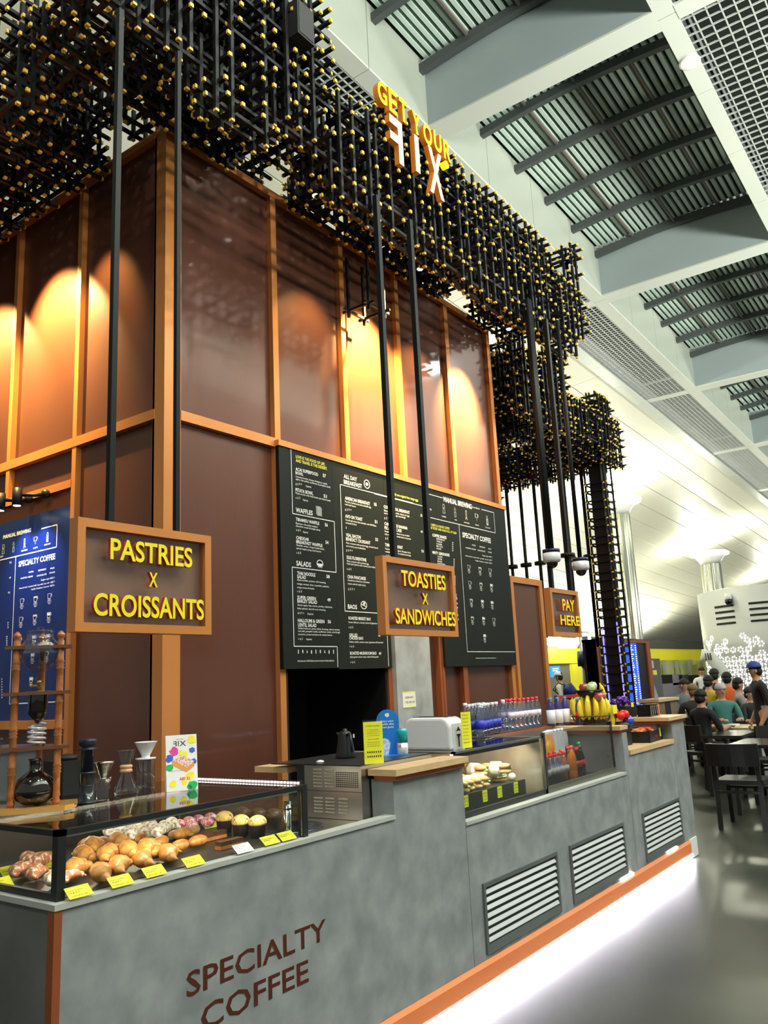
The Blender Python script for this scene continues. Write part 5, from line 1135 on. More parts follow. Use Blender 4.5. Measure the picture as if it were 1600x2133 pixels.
def gear(P, mb, C, x, y, s, kind):
    u, z = P.uz(*C(x, y)); _, zt = P.uz(*C(x, y-s)); k = zt-z
    def ring(pts, w=.16):
        n = len(pts); cx = sum(p[0] for p in pts)/n; cz = sum(p[1] for p in pts)/n
        for i in range(n):
            a, c = pts[i], pts[(i+1) % n]; ai = (a[0]+(cx-a[0])*w*1.4, a[1]+(cz-a[1])*w*.7); ci = (c[0]+(cx-c[0])*w*1.4, c[1]+(cz-c[1])*w*.7)
            mb.add([P.M(u+p[0]*k, z+p[1]*k) @ Vector((0, 0, 0)) for p in (a, c, ci, ai)], [(0, 1, 2, 3)])
    if kind == 0: ring([(-.4, .1), (.4, .1), (.28, .9), (-.28, .9)]); ring([(-.45, -1), (.45, -1), (.3, .0), (-.3, .0)])
    elif kind == 1: ring([(-.12, .1), (.12, .1), (.4, .6), (-.4, .6)]); ring([(-.3, -1), (.3, -1), (.32, .0), (-.32, .0)]); ring([(-.2, .7), (.2, .7), (.2, 1), (-.2, 1)])
    elif kind == 2: ring([(-.22, -.7), (.22, -.7), (.22, .9), (-.22, .9)], .25); ring([(-.4, -1), (.4, -1), (.4, -.75), (-.4, -.75)])
    elif kind == 3: ring([(-.55, .0), (.45, .0), (.55, .8), (-.65, .8)]); ring([(-.1, -.6), (.1, -.6), (.1, -.2), (-.1, -.2)]); ring([(.5, .2), (.8, .3), (.8, .6), (.55, .65)])
    else: ring([(-.35, -1), (.35, -1), (.3, .5), (.15, .9), (-.15, .9), (-.3, .5)]); ring([(-.2, -.8), (.2, -.8), (.2, .3), (-.2, .3)], .3)
for i, (x, y) in enumerate(((670, 460), (780, 495), (887, 522), (988, 550), (1090, 575))): gear(PF, inkw, CB_, x, y, 46, i)
# section pictograms
def picto(P, C, x, y, s, kind):
    u, z = P.uz(*C(x, y)); _, zt = P.uz(*C(x, y-s)); k = zt-z
    def q(pts, dz=0): inkw.add([P.M(u+a*k, z+c*k) @ Vector((0, 0, dz)) for a, c in pts], [tuple(range(len(pts)))])
    def circ(r, cx=0, cz=0, n=14, e=1): return [(cx+r*math.cos(2*math.pi*i/n), cz+e*r*math.sin(2*math.pi*i/n)) for i in range(n)]
    if kind == 'waffle':
        for ox, oz in ((-.12, .1), (.15, -.1)):
            for i in range(5): q([(-.7+ox+.3*i, -.8+oz), (-.58+ox+.3*i, -.8+oz), (-.58+ox+.3*i, .8+oz), (-.7+ox+.3*i, .8+oz)])
            for i in range(6): q([(-.7+ox, -.8+oz+.3*i), (.62+ox, -.8+oz+.3*i), (.62+ox, -.7+oz+.3*i), (-.7+ox, -.7+oz+.3*i)])
    else:
        outs = circ(1, e=.95) if kind == 'toast' else circ(1, e=.8); ins = [(a*.82, c*.82) for a, c in outs]
        for i in range(len(outs)):
            j = (i+1) % len(outs); inkw.add([P.M(u+p[0]*k, z+p[1]*k) @ Vector((0, 0, 0)) for p in (outs[i], outs[j], ins[j], ins[i])], [(0, 1, 2, 3)])
        if kind == 'toast': q(circ(.45, e=.8))
        elif kind == 'salad': q([(-.9, .0), (.9, .0), (.6, -.8), (-.6, -.8)])
        else: q([(-.9, .1), (.8, -.4), (.85, -.25), (-.85, .25)]); q(circ(.3, .1, .3))
picto(PF, CA, 447, 703, 46, 'waffle'); picto(PF, CA, 455, 1170, 44, 'salad'); picto(PF, CA, 872, 463, 42, 'toast'); picto(PF, CA, 845, 1538, 46, 'bao')
# through-sign continuation of the middle columns
for i, (txt, z) in enumerate((('SCRAMBLED EGG', 2.30), ('ON TOAST', 2.25), ('AVOCADO & FETA', 2.17))): put_text(inkw, txt, PF.M(5.80, z), .35, .028, .02)
for i, (txt, z) in enumerate((('MINTY LEMONADES', 2.36), ('Passion fruit  29', 2.31), ('Strawberry  29', 2.27), ('TEAS', 2.20), ('Earl grey  21', 2.16))): put_text(inkw, txt, PF.M(6.62, z), .24, .022, .015)
inkw.build('white_lettering', INKW, mbd, label='white menu lettering and icons'); inky.build('yellow_lettering', INKY, mbd, label='yellow menu lettering'); cream.build('cup_fillings', mat('ink_cream', (.80, .76, .35), .6), mbd)

# blue lit menu on the left wall
blm = T('menu_board', 'blue lit wall menu in a copper frame at the left', 'menu board', (0, 0, 0))
b = MB(); b.box(WX+.02, WX+.045, 5.245, 7.9, 1.46, 2.975); b.build('board', MENUB, blm)
PB = Pl(0, WX+.018); iw = MB(); ic = MB()
for a in ((22, 555, 212, 24, 'MANUAL BREWING'), (127, 740, 378, 36, 'SPECIALTY COFFEE')): PB.line(iw, CC, *a, bold=.03)
for a in ((195, 796, 230, 11, 'WATER'), (262, 783, 316, 11, 'ESPRESSO'), (344, 769, 374, 11, 'MILK'), (140, 838, 224, 11, 'WHIPPED CREAM'), (250, 820, 318, 11, 'CHOCOLATE'), (338, 800, 374, 11, 'FOAM'), (280, 848, 374, 11, 'Single origin AED 7'), (130, 905, 374, 11, 'Almond milk / coconut milk / soy milk / oat milk  AED 7'), (212, 912, 372, 11, 'Vanilla / hazelnut / caramel  AED 6'),
          (144, 650, 188, 10, 'AEROPRESS'), (228, 630, 258, 10, 'KALITA'), (302, 608, 346, 10, 'COLD DRIP'), (0, 690, 24, 10, 'CHEMEX'), (66, 729, 78, 12, '51'), (62, 833, 75, 12, '49'), (55, 934, 68, 12, '53')): PB.line(iw, CC, *a, bold=.012)
for (x, y, n, st) in ((50, 1140, 3, 16), (42, 1235, 5, 14), (8, 1525, 8, 18)):
    for k in range(n): PB.line(iw, CC, x, y+st*k, x+9, 9, '29', bold=.02)
path(PB, iw, CC, [(0, 712), (386, 619), (386, 470), (283, 498)], .008)
path(PB, iw, CC, [(108, 690), (55, 1695), (400, 1690)], .007)
for i, (x, y) in enumerate(((22, 635), (92, 622), (168, 595), (242, 580), (325, 552))): gear(PB, iw, CC, x, y, 34, i)
posB = ((150, 998), (243, 982), (338, 963), (143, 1125), (238, 1108), (334, 1092), (135, 1262), (232, 1250), (328, 1240), (128, 1380), (222, 1372), (318, 1360), (213, 1535))
for i, (x, y) in enumerate(posB): cup(PB, iw, ic, CC, x, y, 24, (0, 1, 0, 0, 1, 2, 1, 2, 2, 1, 2, 0, 2)[i], *names[i])
iw.build('white_lettering', INKW, blm, label='white lettering and cup icons'); ic.build('cup_fillings', MATS['ink_cream'], blm)
for i, py in enumerate((5.85, 5.62)):
    t = T('wall_spotlight', ('left', 'right')[i]+' small black spotlight on an arm over the blue menu', 'spotlight', (WX-.02, py, 3.06))
    b = MB(); b.cyl((-.17, 0), .035, -.06, .07, 16); b.build('can', BLACK, t)
    b = MB(); b.cyl((-.17, 0), .026, -.062, -.058, 16); b.build('lens', LAMPW, t)
    b = MB(); b.sweep([(-.15, -.02, .02), (-.07, -.08, .02), (.0, -.09, .04)], .014, 8); b.ball((-.0, -.09, .04), .035, 12); b.build('arm', BLACK, t)
    lamp('SPOT', (WX-.16, py, 2.98), 32, (.50, .62, 1.0), (WX+.02, py-.05, 2.2), size=.02, spot=95, blend=.8, name='menu_spot')

# ================================================================ CANOPY OF CROSSED RODS
MOD, SUB, RT = .285, .11, .024
def rod_mesh(axis, L):
    key = ('rod', axis, round(L, 3))
    if key in _TC: return _TC[key]
    b = MB(); c = .015; h = RT/2; hc = h*1.0
    def bx(a0, a1, hh, mi):
        if axis == 0: b.box(a0, a1, -hh, hh, -hh, hh, mi)
        elif axis == 1: b.box(-hh, hh, a0, a1, -hh, hh, mi)
        else: b.box(-hh, hh, -hh, hh, a0, a1, mi)
    bx(0, L, h, 0); bx(-c, 0, hc, 1); bx(L, L+c, hc, 1)
    _TC[key] = (b.v, b.f, b.mi); return _TC[key]
random.seed(11)
def region(x, y):
    """module heights (bottom, top) of the canopy at a point"""
    n = math.sin(x*12.9898+y*78.233)*43758.5453; n -= math.floor(n)
    if 2.35 <= x < 8.15 and 3.08 <= y < 4.08:
        bot = 4.86+.74*min(1, max(0, (y-3.25)/.6)); top = 5.98
    elif 2.35 <= x < 3.30 and 4.08 <= y < 10.5:
        bot = 4.86+.74*min(1, max(0, (x-2.5)/.6)); top = 5.98
    elif 8.15 <= x < 9.6 and 3.9 <= y < 6.0: bot, top = 4.75, 5.75
    elif 9.6 <= x < 12.0 and 4.25 <= y < 5.3: bot, top = 4.85, 5.8
    elif 12.0 <= x < 13.1 and 4.42 <= y < 7.1: bot, top = 4.9, 5.75
    elif 3.4 <= x < 8.1 and 4.2 <= y < 4.9: bot, top = 5.68, 6.0
    else: return None
    return bot, top
vox = set()
NX0, NY0, NZ0 = 2.27, 3.10, 4.90
for i in range(0, 40):
    for j in range(0, 27):
        bx_, by_ = (i//2), (j//2); rr = random.Random(bx_*971+by_*37); r1, r2 = rr.random(), rr.random()
        x, y = NX0+i*MOD+.1, NY0+j*MOD+.1
        g = region(x, y)
        if not g: continue
        bot = g[0]-(.26 if (r1 < .13 and g[0] < 5.0) else 0)+(.28 if r1 > .8 else 0); top = g[1]-(.28 if r2 < .35 else 0)+(.20 if r2 > .75 else 0)
        for k in range(-2, 6):
            z = NZ0+k*MOD
            if z+.14 >= bot and z+.14 < top: vox.add((i, j, k))
rods = []
def runs(vals):
    vals = sorted(vals); out = []; s = p = None
    for v in vals:
        if s is None: s = p = v
        elif v == p+1: p = v
        else: out.append((s, p)); s = p = v
    if s is not None: out.append((s, p))
    return out
from collections import defaultdict
gx, gy, gz = defaultdict(list), defaultdict(list), defaultdict(list)
for (i, j, k) in vox: gx[(j, k)].append(i); gy[(i, k)].append(j); gz[(i, j)].append(k)
for axis, G, N0 in ((0, gx, NX0), (1, gy, NY0), (2, gz, NZ0)):
    for key in sorted(G):
        for (s, e) in runs(G[key]):
            for sa in (0, SUB):
                for sb in (0, SUB):
                    if random.random() < .14: continue
                    ja, jb = random.uniform(-.018, .018), random.uniform(-.018, .018)
                    a = s
                    while a <= e:
                        L = min(e-a+1, random.choice((2, 2, 3, 3, 4)) if axis == 2 else random.choice((1, 2, 3, 4, 5)))
                        o0 = N0+a*MOD-.055-.01*random.random(); o1 = N0+(a+L-1)*MOD+SUB+(.09 if axis != 2 else .075)+.02*random.random()
                        if a+L-1 < e: o1 += MOD-SUB-.02
                        L3 = round((o1-o0)/.02)*.02
                        if axis == 0: P = (o0, NY0+key[0]*MOD+sa+RT+ja, NZ0+key[1]*MOD+sb+jb)
                        elif axis == 1: P = (NX0+key[0]*MOD+sa+RT+ja, o0, NZ0+key[1]*MOD+sb+RT+jb)
                        else: P = (NX0+key[0]*MOD+sa+ja, NY0+key[1]*MOD+sb+jb, o0)
                        rods.append((axis, P, L3)); a += L
can_ = T('canopy', 'black canopy of crossed rods with yellow tips above the kiosk', 'canopy', (0, 0, 0))
def near(r):
    c = list(r[1]); c[r[0]] += r[2]/2; d = (Vector(c)-Vector((0, 0, CAM_H))); 
    # in view, outer faces first
    x, y = pr(c); vis = (-20 < x < 1620 and -20 < y < 2150 and d.dot(CF) > 0)
    face = (c[1] < 3.2 or c[0] < 2.6 or c[2] < 5.0)
    return (0 if (vis and face) else 1, d.length)
rods.sort(key=near)
_ro = {}
for axis, P, L in rods[:298]:
    key = (axis, round(L, 2)); v, f, mi = rod_mesh(axis, L)
    if key in _ro: share(_ro[key], P, can_)
    else:
        b = MB(); b.add(v, f); b.mi = list(mi); _ro[key] = b.build('rod', [RODM, CAPM], can_, P)
b = MB()
for axis, P, L in rods[298:]:
    v, f, mi = rod_mesh(axis, L); n = len(b.v)
    b.v += [(q[0]+P[0], q[1]+P[1], q[2]+P[2]) for q in v]; b.f += [tuple(i+n for i in g) for g in f]; b.mi += mi; b.sm += [False]*len(f)
o = b.build('rod_mass', [RODM, CAPM], can_); o['kind'] = 'stuff'
# loose low cage hanging before the wall
t = T('rod_cage', 'small cage of black rods hanging below the canopy before the wall', 'rods', (5.22, 3.85, 4.76))
for q in ((0, 0), (.22, 0), (0, .22), (.22, .22)): b = MB(); b.box(q[0]-.011, q[0]+.011, q[1]-.011, q[1]+.011, -.06, .5); b.build('rod', RODM, t)
for z in (.0,):
    for a, c in (((-.06, 0), (.28, 0)), ((-.06, .22), (.28, .22)), ((0, -.06), (0, .28)), ((.22, -.06), (.22, .28))):
        b = MB(); b.bar((a[0], a[1], z), (c[0], c[1], z), .021); b.build('rod', RODM, t)
# loudspeaker boxes in the canopy
t = T('loudspeaker', 'black box loudspeaker on the upper canopy front', 'speaker', (3.43, 2.99, 5.70)); b = MB(); b.box(0, .16, 0, .16, 0, .26); b.build('cabinet', BLACK, t); b = MB(); b.box(.012, .148, -.004, 0, .015, .245); b.build('grille_cloth', mat('speaker_cloth', (.03, .03, .032), .8), t)
# canopy spotlights
for i, (px, py) in enumerate(((658, 407), (875, 560), (1060, 685))):
    P = at(px, py, 1, 3.75); t = T('canopy_spotlight', ('left', 'middle', 'right')[i]+' small bright spotlight under the canopy front', 'spotlight', tuple(P))
    b = MB(); b.cyl((0, 0), .035, .0, .12, 14); b.build('can', BLACK, t); b = MB(); b.lathe([(0, -.012), (.022, -.01), (.028, -.002)], n=14); b.build('lens', LAMPW, t)
for (x, y, z, tg, e, sp) in ((5.55, 3.70, 5.06, (5.66, 4.2, 4.45), 2100, 78), (7.40, 3.70, 5.06, (7.34, 4.2, 4.5), 1900, 66), (6.5, 3.8, 5.14, (6.5, 4.2, 4.2), 160, 80), (4.9, 3.8, 5.1, (4.9, 4.2, 4.2), 120, 80),
                       (2.88, 5.62, 5.06, (3.36, 5.55, 4.45), 1250, 78), (2.88, 6.6, 5.06, (3.36, 6.5, 4.45), 1150, 78), (2.96, 4.9, 5.1, (3.36, 4.9, 4.5), 150, 60)):
    lamp('SPOT', (x, y, z), e, (1.0, .72, .27), tg, size=.03, spot=sp, blend=.9, name='wall_wash_spot')
for x in (4.8, 5.9, 7.1): lamp('SPOT', (x, 3.3, 4.85), 26, (1.0, .93, .80), (x, WY, 2.6), size=.03, spot=70, blend=.8, name='menu_spot')
for x in (2.2, 3.6, 5.0, 6.4): lamp('SPOT', (x, 2.6, 4.8), 30, (1.0, .97, .90), (x, 2.9, 1.2), size=.04, spot=75, blend=.8, name='counter_spot')
# ---------------------------------------------------------------- lattice post
lp = T('lattice_post', 'tall black lattice post with thorny rungs beyond the counter end', 'post', (12.5, 4.80, 0))
b = MB(); b.box(-.13, .13, -.10, .10, 0, 5.0); b.build('core', RODM, lp)
for x, y in ((-.16, -.16), (.16, -.16), (-.16, .16), (.16, .16)): b = MB(); b.box(x-.013, x+.013, y-.013, y+.013, 0, 5.0); b.build('upright', RODM, lp)
r0 = r1_ = None
for k in range(32):
    z = .15+.285*(k//2)+(.12 if k % 2 else 0)
    v, f, mi = rod_mesh(0, .36)
    for s_ in (-.152, .152):
        if r0 is None:
            b = MB(); b.add(v, f); b.mi = list(mi); r0 = b.build('rung', [RODM, CAPM], lp, (-.18, s_, z)); v, f, mi = rod_mesh(1, .36); b = MB(); b.add(v, f); b.mi = list(mi); r1_ = b.build('rung', [RODM, CAPM], lp, (s_, -.18, z+.02))
        else: share(r0, (-.18, s_, z), lp); share(r1_, (s_, -.18, z+.02), lp)
for y in (-.12, .12): b = MB(); b.box(-.16, -.15, y-.008, y+.008, .75, 2.35); b.build('blue_led_strip', mat('led_blue', (.2, .2, 1), .5, emit=(.15, .15, 1.0), estr=3), lp)
# ================================================================ FURNITURE OF THE SEATING AREA
CHB = mat('chair_black', (.014, .014, .014), .45)
def chair(label, x, y, rz):
    t = T('dining_chair', label, 'chair', (x, y, 0), rz, None)
    b = MB(); b.box(-.23, .23, -.23, .23, .43, .475); b.build('seat', mat('seat_black', (.018, .018, .018), .5), t)
    for sx in (-1, 1):
        b = MB(); b.bar((sx*.21, -.22, 0), (sx*.21, -.21, .44), .04, .035); b.build('leg', CHB, t)
        b = MB(); b.bar((sx*.21, .25, 0), (sx*.21, .21, .45), .04, .035); b.bar((sx*.21, .21, .45), (sx*.21, .27, .84), .04, .035); b.build('leg', CHB, t)
    b = MB(); n = 8
    for k in range(n):
        a0, a1 = -1+2*k/n, -1+2*(k+1)/n; y0, y1 = .27+.05*(1-a0*a0), .27+.05*(1-a1*a1)
        b.add([(a0*.25, y0, .62), (a1*.25, y1, .62), (a1*.25, y1+.02, .84), (a0*.25, y0+.02, .84), (a0*.25, y0+.025, .62), (a1*.25, y1+.025, .62), (a1*.25, y1+.045, .84), (a0*.25, y0+.045, .84)], [(0, 1, 2, 3), (7, 6, 5, 4), (0, 4, 5, 1), (3, 2, 6, 7), (0, 3, 7, 4), (1, 5, 6, 2)])
    b.build('backrest', mat('backrest_black', (.013, .013, .014), .35), t)
    b = MB(); b.bar((-.21, -.21, .36), (.21, -.21, .36), .025); b.bar((-.21, .23, .36), (.21, .23, .36), .025); b.build('stretcher', CHB, t)
    return t
def table(label, x, y, w, d, rz=0, z=.75, top=None):
    t = T('cafe_table', label, 'table', (x, y, 0), rz)
    b = MB(); b.box(-w/2, w/2, -d/2, d/2, z-.035, z); b.build('tabletop', top or mat('table_black', (.02, .02, .018), .18), t)
    for sx in (-1, 1):
        for sy in (-1, 1): b = MB(); b.box(sx*(w/2-.05)-.02, sx*(w/2-.05)+.02, sy*(d/2-.05)-.02, sy*(d/2-.05)+.02, 0, z-.035); b.build('leg', CHB, t)
    return t
chair('black wooden chair nearest the camera beside the counter end', 9.30, 2.36, R_(90))
chair('black chair on the far side of the nearest table', 11.3, 2.45, R_(-85))
table('black cafe table right behind the nearest chair', 10.35, 2.2, .9, .9)
table('black cafe table in the second row behind the counter end', 11.7, 3.05, 1.0, .5)
table('oak topped table of the seated couple', 13.0, 3.35, .8, .6, top=mat('table_oak', (.50, .36, .20), .4))
chair('black chair in the middle distance in front of the standing person', 13.4, 1.95, R_(100)); table('black cafe table before the standing person', 14.6, 1.85, 1.0, .8)
t = T('low_partition', 'pale timber low partition behind the counter end', 'partition', (14.7, 5.0, 0)); b = MB(); b.box(0, 1.1, 0, .3, 0, 1.05); b.build('body', mat('partition_brown', (.20, .15, .09), .5), t); b = MB(); b.box(-.03, 1.13, -.04, .34, 1.05, 1.10); b.build('top', WOOD, t); b = MB(); b.box(.4, .7, -.004, 0, .8, 1.04); b.build('slot', BLACK, t)
t = T('table_sign', 'small grey folded tent sign on the partition', 'sign', (14.9, 5.1, 1.10)); b = MB(); b.prism([(0, 0), (.22, 0), (.07, .24)], 0, .01); b.build('card', mat('tent_grey', (.25, .28, .36), .5), t)
t = T('napkin', 'white folded napkins on the oak table', 'napkin', (13.0, 3.3, .75)); b = MB(); b.box(0, .22, 0, .14, 0, .02); b.build('napkin', WHITE, t)
t = T('railing', 'black slanted rail with yellow strips at the right edge', 'railing', (9.6, 1.15, 0))
for k in range(4): b = MB(); b.bar((1.6*k/3+.2, .28*k/3, 0), (1.6*k/3, .28*k/3, 1.15), .05); b.build('post', BLACK, t)
for k in range(3): b = MB(); b.bar((-.1, 0, .35+.3*k), (1.9, .30, .35+.3*k), .05, .02); b.build('rail_bar', BLACK, t)
b = MB(); b.bar((-.1, 0, 1.15), (1.9, .30, 1.15), .05, .03); b.build('top_strip', mat('strip_gold', (.45, .36, .12), .4), t)

# ================================================================ PEOPLE
SKIN = mat('skin_tan', (.45, .24, .15), .5); SHOE = mat('shoe_dark', (.02, .02, .02), .5)
def person(label, loc, rz, pose='stand', top=(.05, .05, .05), legs=(.03, .03, .04), hair=(.012, .01, .01), cap=None, bag=None, hh=1.70, lean=0.0, skin=SKIN):
    t = T('person', label, 'person', loc, rz); s = hh/1.70
    V = {}; E = []
    def v(n, p, r, m): V[n] = (Vector(p)*s, r*s, m)
    L = lean
    if pose == 'stand': hz = .93; kn = [(.10, -.02, .50), (-.10, .03, .50)]; an = [(.11, .02, .08), (-.11, .10, .08)]
    else: hz = .56; kn = [(.12, -.42, .53), (-.12, -.42, .53)]; an = [(.12, -.40, .08), (-.12, -.44, .08)]
    v('pel', (0, 0, hz), .125, 1); v('wai', (0, -.02-L*.3, hz+.18), .115, 0); v('che', (0, -.03-L*.7, hz+.38), .135, 0); v('nb', (0, -.02-L, hz+.52), .06, 0); v('nk', (0, -.03-L, hz+.57), .047, 2)
    v('hd', (0, -.05-L, hz+.65), .082, 2); v('ht', (0, -.04-L, hz+.73), .07, 2)
    E += [('pel', 'wai'), ('wai', 'che'), ('che', 'nb'), ('nb', 'nk'), ('nk', 'hd'), ('hd', 'ht')]
    for k, sg in ((0, 1), (1, -1)):
        S_ = 'R' if k else 'L'
        v('hip'+S_, (sg*.10, 0, hz-.04), .10, 1); v('kn'+S_, kn[k], .062, 1); v('an'+S_, an[k], .042, 1); v('he'+S_, (an[k][0], an[k][1], .045), .042, 3); v('to'+S_, (an[k][0]+sg*.02, an[k][1]-.17, .035), .035, 3)
        E += [('pel', 'hip'+S_), ('hip'+S_, 'kn'+S_), ('kn'+S_, 'an'+S_), ('an'+S_, 'he'+S_), ('he'+S_, 'to'+S_)]
        sh = (sg*.185, -.02-L, hz+.46)
        if pose == 'stand': el = (sg*.235, .03-L, hz+.17); wr = (sg*.22, -.10-L, hz-.05)
        else: el = (sg*.24, -.10-L, hz+.21); wr = (sg*.13, -.36-L, hz+.24)
        v('sh'+S_, sh, .062, 0); v('el'+S_, el, .045, 0); v('wr'+S_, wr, .029, 2); d = (Vector(wr)-Vector(el)).normalized(); pa = Vector(wr)+d*.06
        v('pa'+S_, pa, .032, 2); E += [('che', 'sh'+S_), ('sh'+S_, 'el'+S_), ('el'+S_, 'wr'+S_), ('wr'+S_, 'pa'+S_)]
    names = list(V); idx = {n: i for i, n in enumerate(names)}
    me = bpy.data.meshes.new('skeleton'); me.from_pydata([V[n][0] for n in names], [(idx[a], idx[c]) for a, c in E], [])
    ob = bpy.data.objects.new('skeleton', me); COL.objects.link(ob)
    sk = ob.modifiers.new('skin', 'SKIN'); sv = me.skin_vertices[0].data
    for n in names: sv[idx[n]].radius = (V[n][1], V[n][1]*(.78 if n in ('pel', 'wai', 'che') else 1)); sv[idx[n]].use_root = (n == 'pel')
    su = ob.modifiers.new('sub', 'SUBSURF'); su.levels = 2
    dg = bpy.context.evaluated_depsgraph_get(); m2 = bpy.data.meshes.new_from_object(ob.evaluated_get(dg)); bpy.data.objects.remove(ob)
    segs = [(V[a][0], V[c][0], V[c][2] if a not in ('che', 'pel') else V[c][2]) for a, c in E]
    mb = MB(); mb.v = [tuple(q.co) for q in m2.vertices]
    for p in m2.polygons:
        c = Vector(p.center); best = 9; mi = 0
        for a, e, m_ in segs:
            d = e-a; tt = max(0, min(1, (c-a).dot(d)/max(1e-9, d.dot(d)))); dd = (c-(a+d*tt)).length
            if dd < best: best = dd; mi = m_
        mb.f.append(tuple(p.vertices)); mb.mi.append(mi); mb.sm.append(True)
    # fingers and thumb, rooted in the palm
    for S_ in 'LR':
        wr, pa = V['wr'+S_][0], V['pa'+S_][0]; d = (pa-wr).normalized(); side = d.cross(Vector((0, 0, 1)) if abs(d.z) < .8 else Vector((0, 1, 0))).normalized()
        dn = side.cross(d).normalized(); dn = dn if dn.z < 0 or abs(dn.z) < .3 else -dn
        for q, (o_, l) in enumerate(((-.026, .060), (-.009, .072), (.009, .067), (.026, .052))):
            b0 = pa+side*o_*s+d*.012*s; mb.sweep([b0, b0+d*l*.5*s+dn*.006*s, b0+d*l*.9*s+dn*.028*s], [.0092*s, .0085*s, .007*s], 6, 2)
        sg = -1 if S_ == 'L' else 1; b0 = wr+d*.022*s+side*sg*.02*s; mb.sweep([b0, b0+side*sg*.028*s+d*.022*s, b0+side*sg*.036*s+d*.052*s+dn*.01*s], [.011*s, .010*s, .008*s], 6, 2)
    key = 'cloth_%02d%02d%02d' % tuple(int(c*99) for c in top); key2 = 'cloth_%02d%02d%02d' % tuple(int(c*99) for c in legs)
    # nose and ears on the head
    h = V['hd'][0]; mb.ball((h.x, h.y-.088*s, h.z+.005*s), .015*s, 8, 2, sz=1.6); mb.ball((h.x-.082*s, h.y+.005, h.z), .018*s, 8, 2, sx=.4, sz=1.4); mb.ball((h.x+.082*s, h.y+.005, h.z), .018*s, 8, 2, sx=.4, sz=1.4)
    mb.build('body', [mat(key, top, .8), mat(key2, legs, .8), skin, SHOE], t)
    b = MB()
    for sx in (-.03, .03): b.ball((h.x+sx*s, h.y-.078*s, h.z+.028*s), .0095*s, 8)
    b.bar((h.x-.02*s, h.y-.083*s, h.z-.035*s), (h.x+.02*s, h.y-.083*s, h.z-.035*s), .006*s); b.build('eyes_and_mouth', mat('eye_dark', (.03, .015, .012), .3), t)
    b = MB(); b.ball((h.x, h.y+.022*s, h.z+.055*s), .090*s, 16, lo=-14, hi=90, sz=.95, sx=.98); b.ball((h.x, h.y+.04*s, h.z-.0*s), .078*s, 14, sz=1.0)
    if cap: b.build('hair', mat('hair_%02d' % int(hair[0]*99), hair, .7), t)
    else: b.build('hair', mat('hair_%02d' % int(hair[0]*99), hair, .7), t)
    if cap:
        b = MB(); b.ball((h.x, h.y+.008*s, h.z+.05*s), .102*s, 16, lo=0, hi=90, sz=.95); 
        if cap[1]: b.lathe([(.0, 0), (.085, 0), (.09, .006), (0, .012)], (h.x, h.y-.075*s, h.z+.05*s), 16, sx=.8, sy=.95)
        b.build('cap', mat('cap_%02d%02d' % (int(cap[0][0]*99), int(cap[0][2]*99)), cap[0], .7), t)
    if bag:
        c = V['che'][0]; b = MB(); b.sweep([(c.x, c.y+.17, c.z-.22), (c.x, c.y+.22, c.z-.05), (c.x, c.y+.17, c.z+.10)], [.12, .17, .11], 14, flat=.7); b.build('backpack', mat('backpack_blue', (.01, .02, .14), .5), t)
        b = MB(); b.sweep([(c.x+.13, c.y+.15, c.z+.08), (c.x+.14, c.y, c.z+.15), (c.x+.13, c.y-.13, c.z), (c.x+.13, c.y+.12, c.z-.22)], .016, 6); b.sweep([(c.x-.13, c.y+.15, c.z+.08), (c.x-.14, c.y, c.z+.15), (c.x-.13, c.y-.13, c.z), (c.x-.13, c.y+.12, c.z-.22)], .016, 6); b.build('strap', BLACK, t)
    return t
def sit_chair(p, label):
    chair(label, p.location.x, p.location.y, p.rotation_euler.z)
def gp(px, dist):
    v = ray(px, 1400); k = dist/math.hypot(v.x, v.y); return (v.x*k, v.y*k, 0)
person('person in a cream shirt and white cap with a blue backpack walking away', gp(1166, 19.5), R_(195), 'stand', (.62, .60, .50), (.55, .54, .46), cap=((.75, .74, .72), False), bag=True, hh=1.66)
person('older person with grey hair and a teal shirt seated at the oak table', gp(1495, 14.3), R_(-60), 'sit', (.05, .19, .17), (.04, .04, .05), hair=(.40, .40, .40), hh=1.72)
person('person in dark clothes seen from behind, seated left of the teal shirt', gp(1450, 12.7), R_(60), 'sit', (.012, .014, .018), (.02, .02, .02), hh=1.66)
person('person with long brown hair seated with the back to us', gp(1440, 14.6), R_(120), 'sit', (.03, .022, .018), hair=(.20, .12, .04), hh=1.72)
person('person in a grey shirt seated at the far bar', gp(1424, 17.0), R_(-100), 'sit', (.30, .32, .28), hh=1.80)
person('staff person in a white shirt standing behind the far bar', gp(1461, 23), R_(-60), 'stand', (.75, .75, .73), hh=1.62)
person('person in black clothes with a blue cap standing at the right', gp(1578, 12.6), R_(-150), 'stand', (.008, .008, .009), (.01, .01, .01), cap=((.02, .05, .22), True), hh=1.64)
person('person in an orange vest seated before the glowing drum', gp(1512, 18.3), R_(100), 'sit', (.75, .13, .02), hh=1.9)
person('person with a yellow garment seated in the back row', gp(1471, 17.4), R_(70), 'sit', (.60, .40, .03), hh=1.85)
person('person with black hair seated beside the yellow garment', gp(1486, 19.3), R_(90), 'sit', (.02, .02, .02), hh=2.0)
person('person in dark clothes seated under the standing person', gp(1552, 15.0), R_(-30), 'sit', (.02, .02, .02), hh=1.6)
person('person in a patterned grey top seated right of the teal shirt', gp(1530, 16.2), R_(20), 'sit', (.22, .22, .22), hh=1.78)
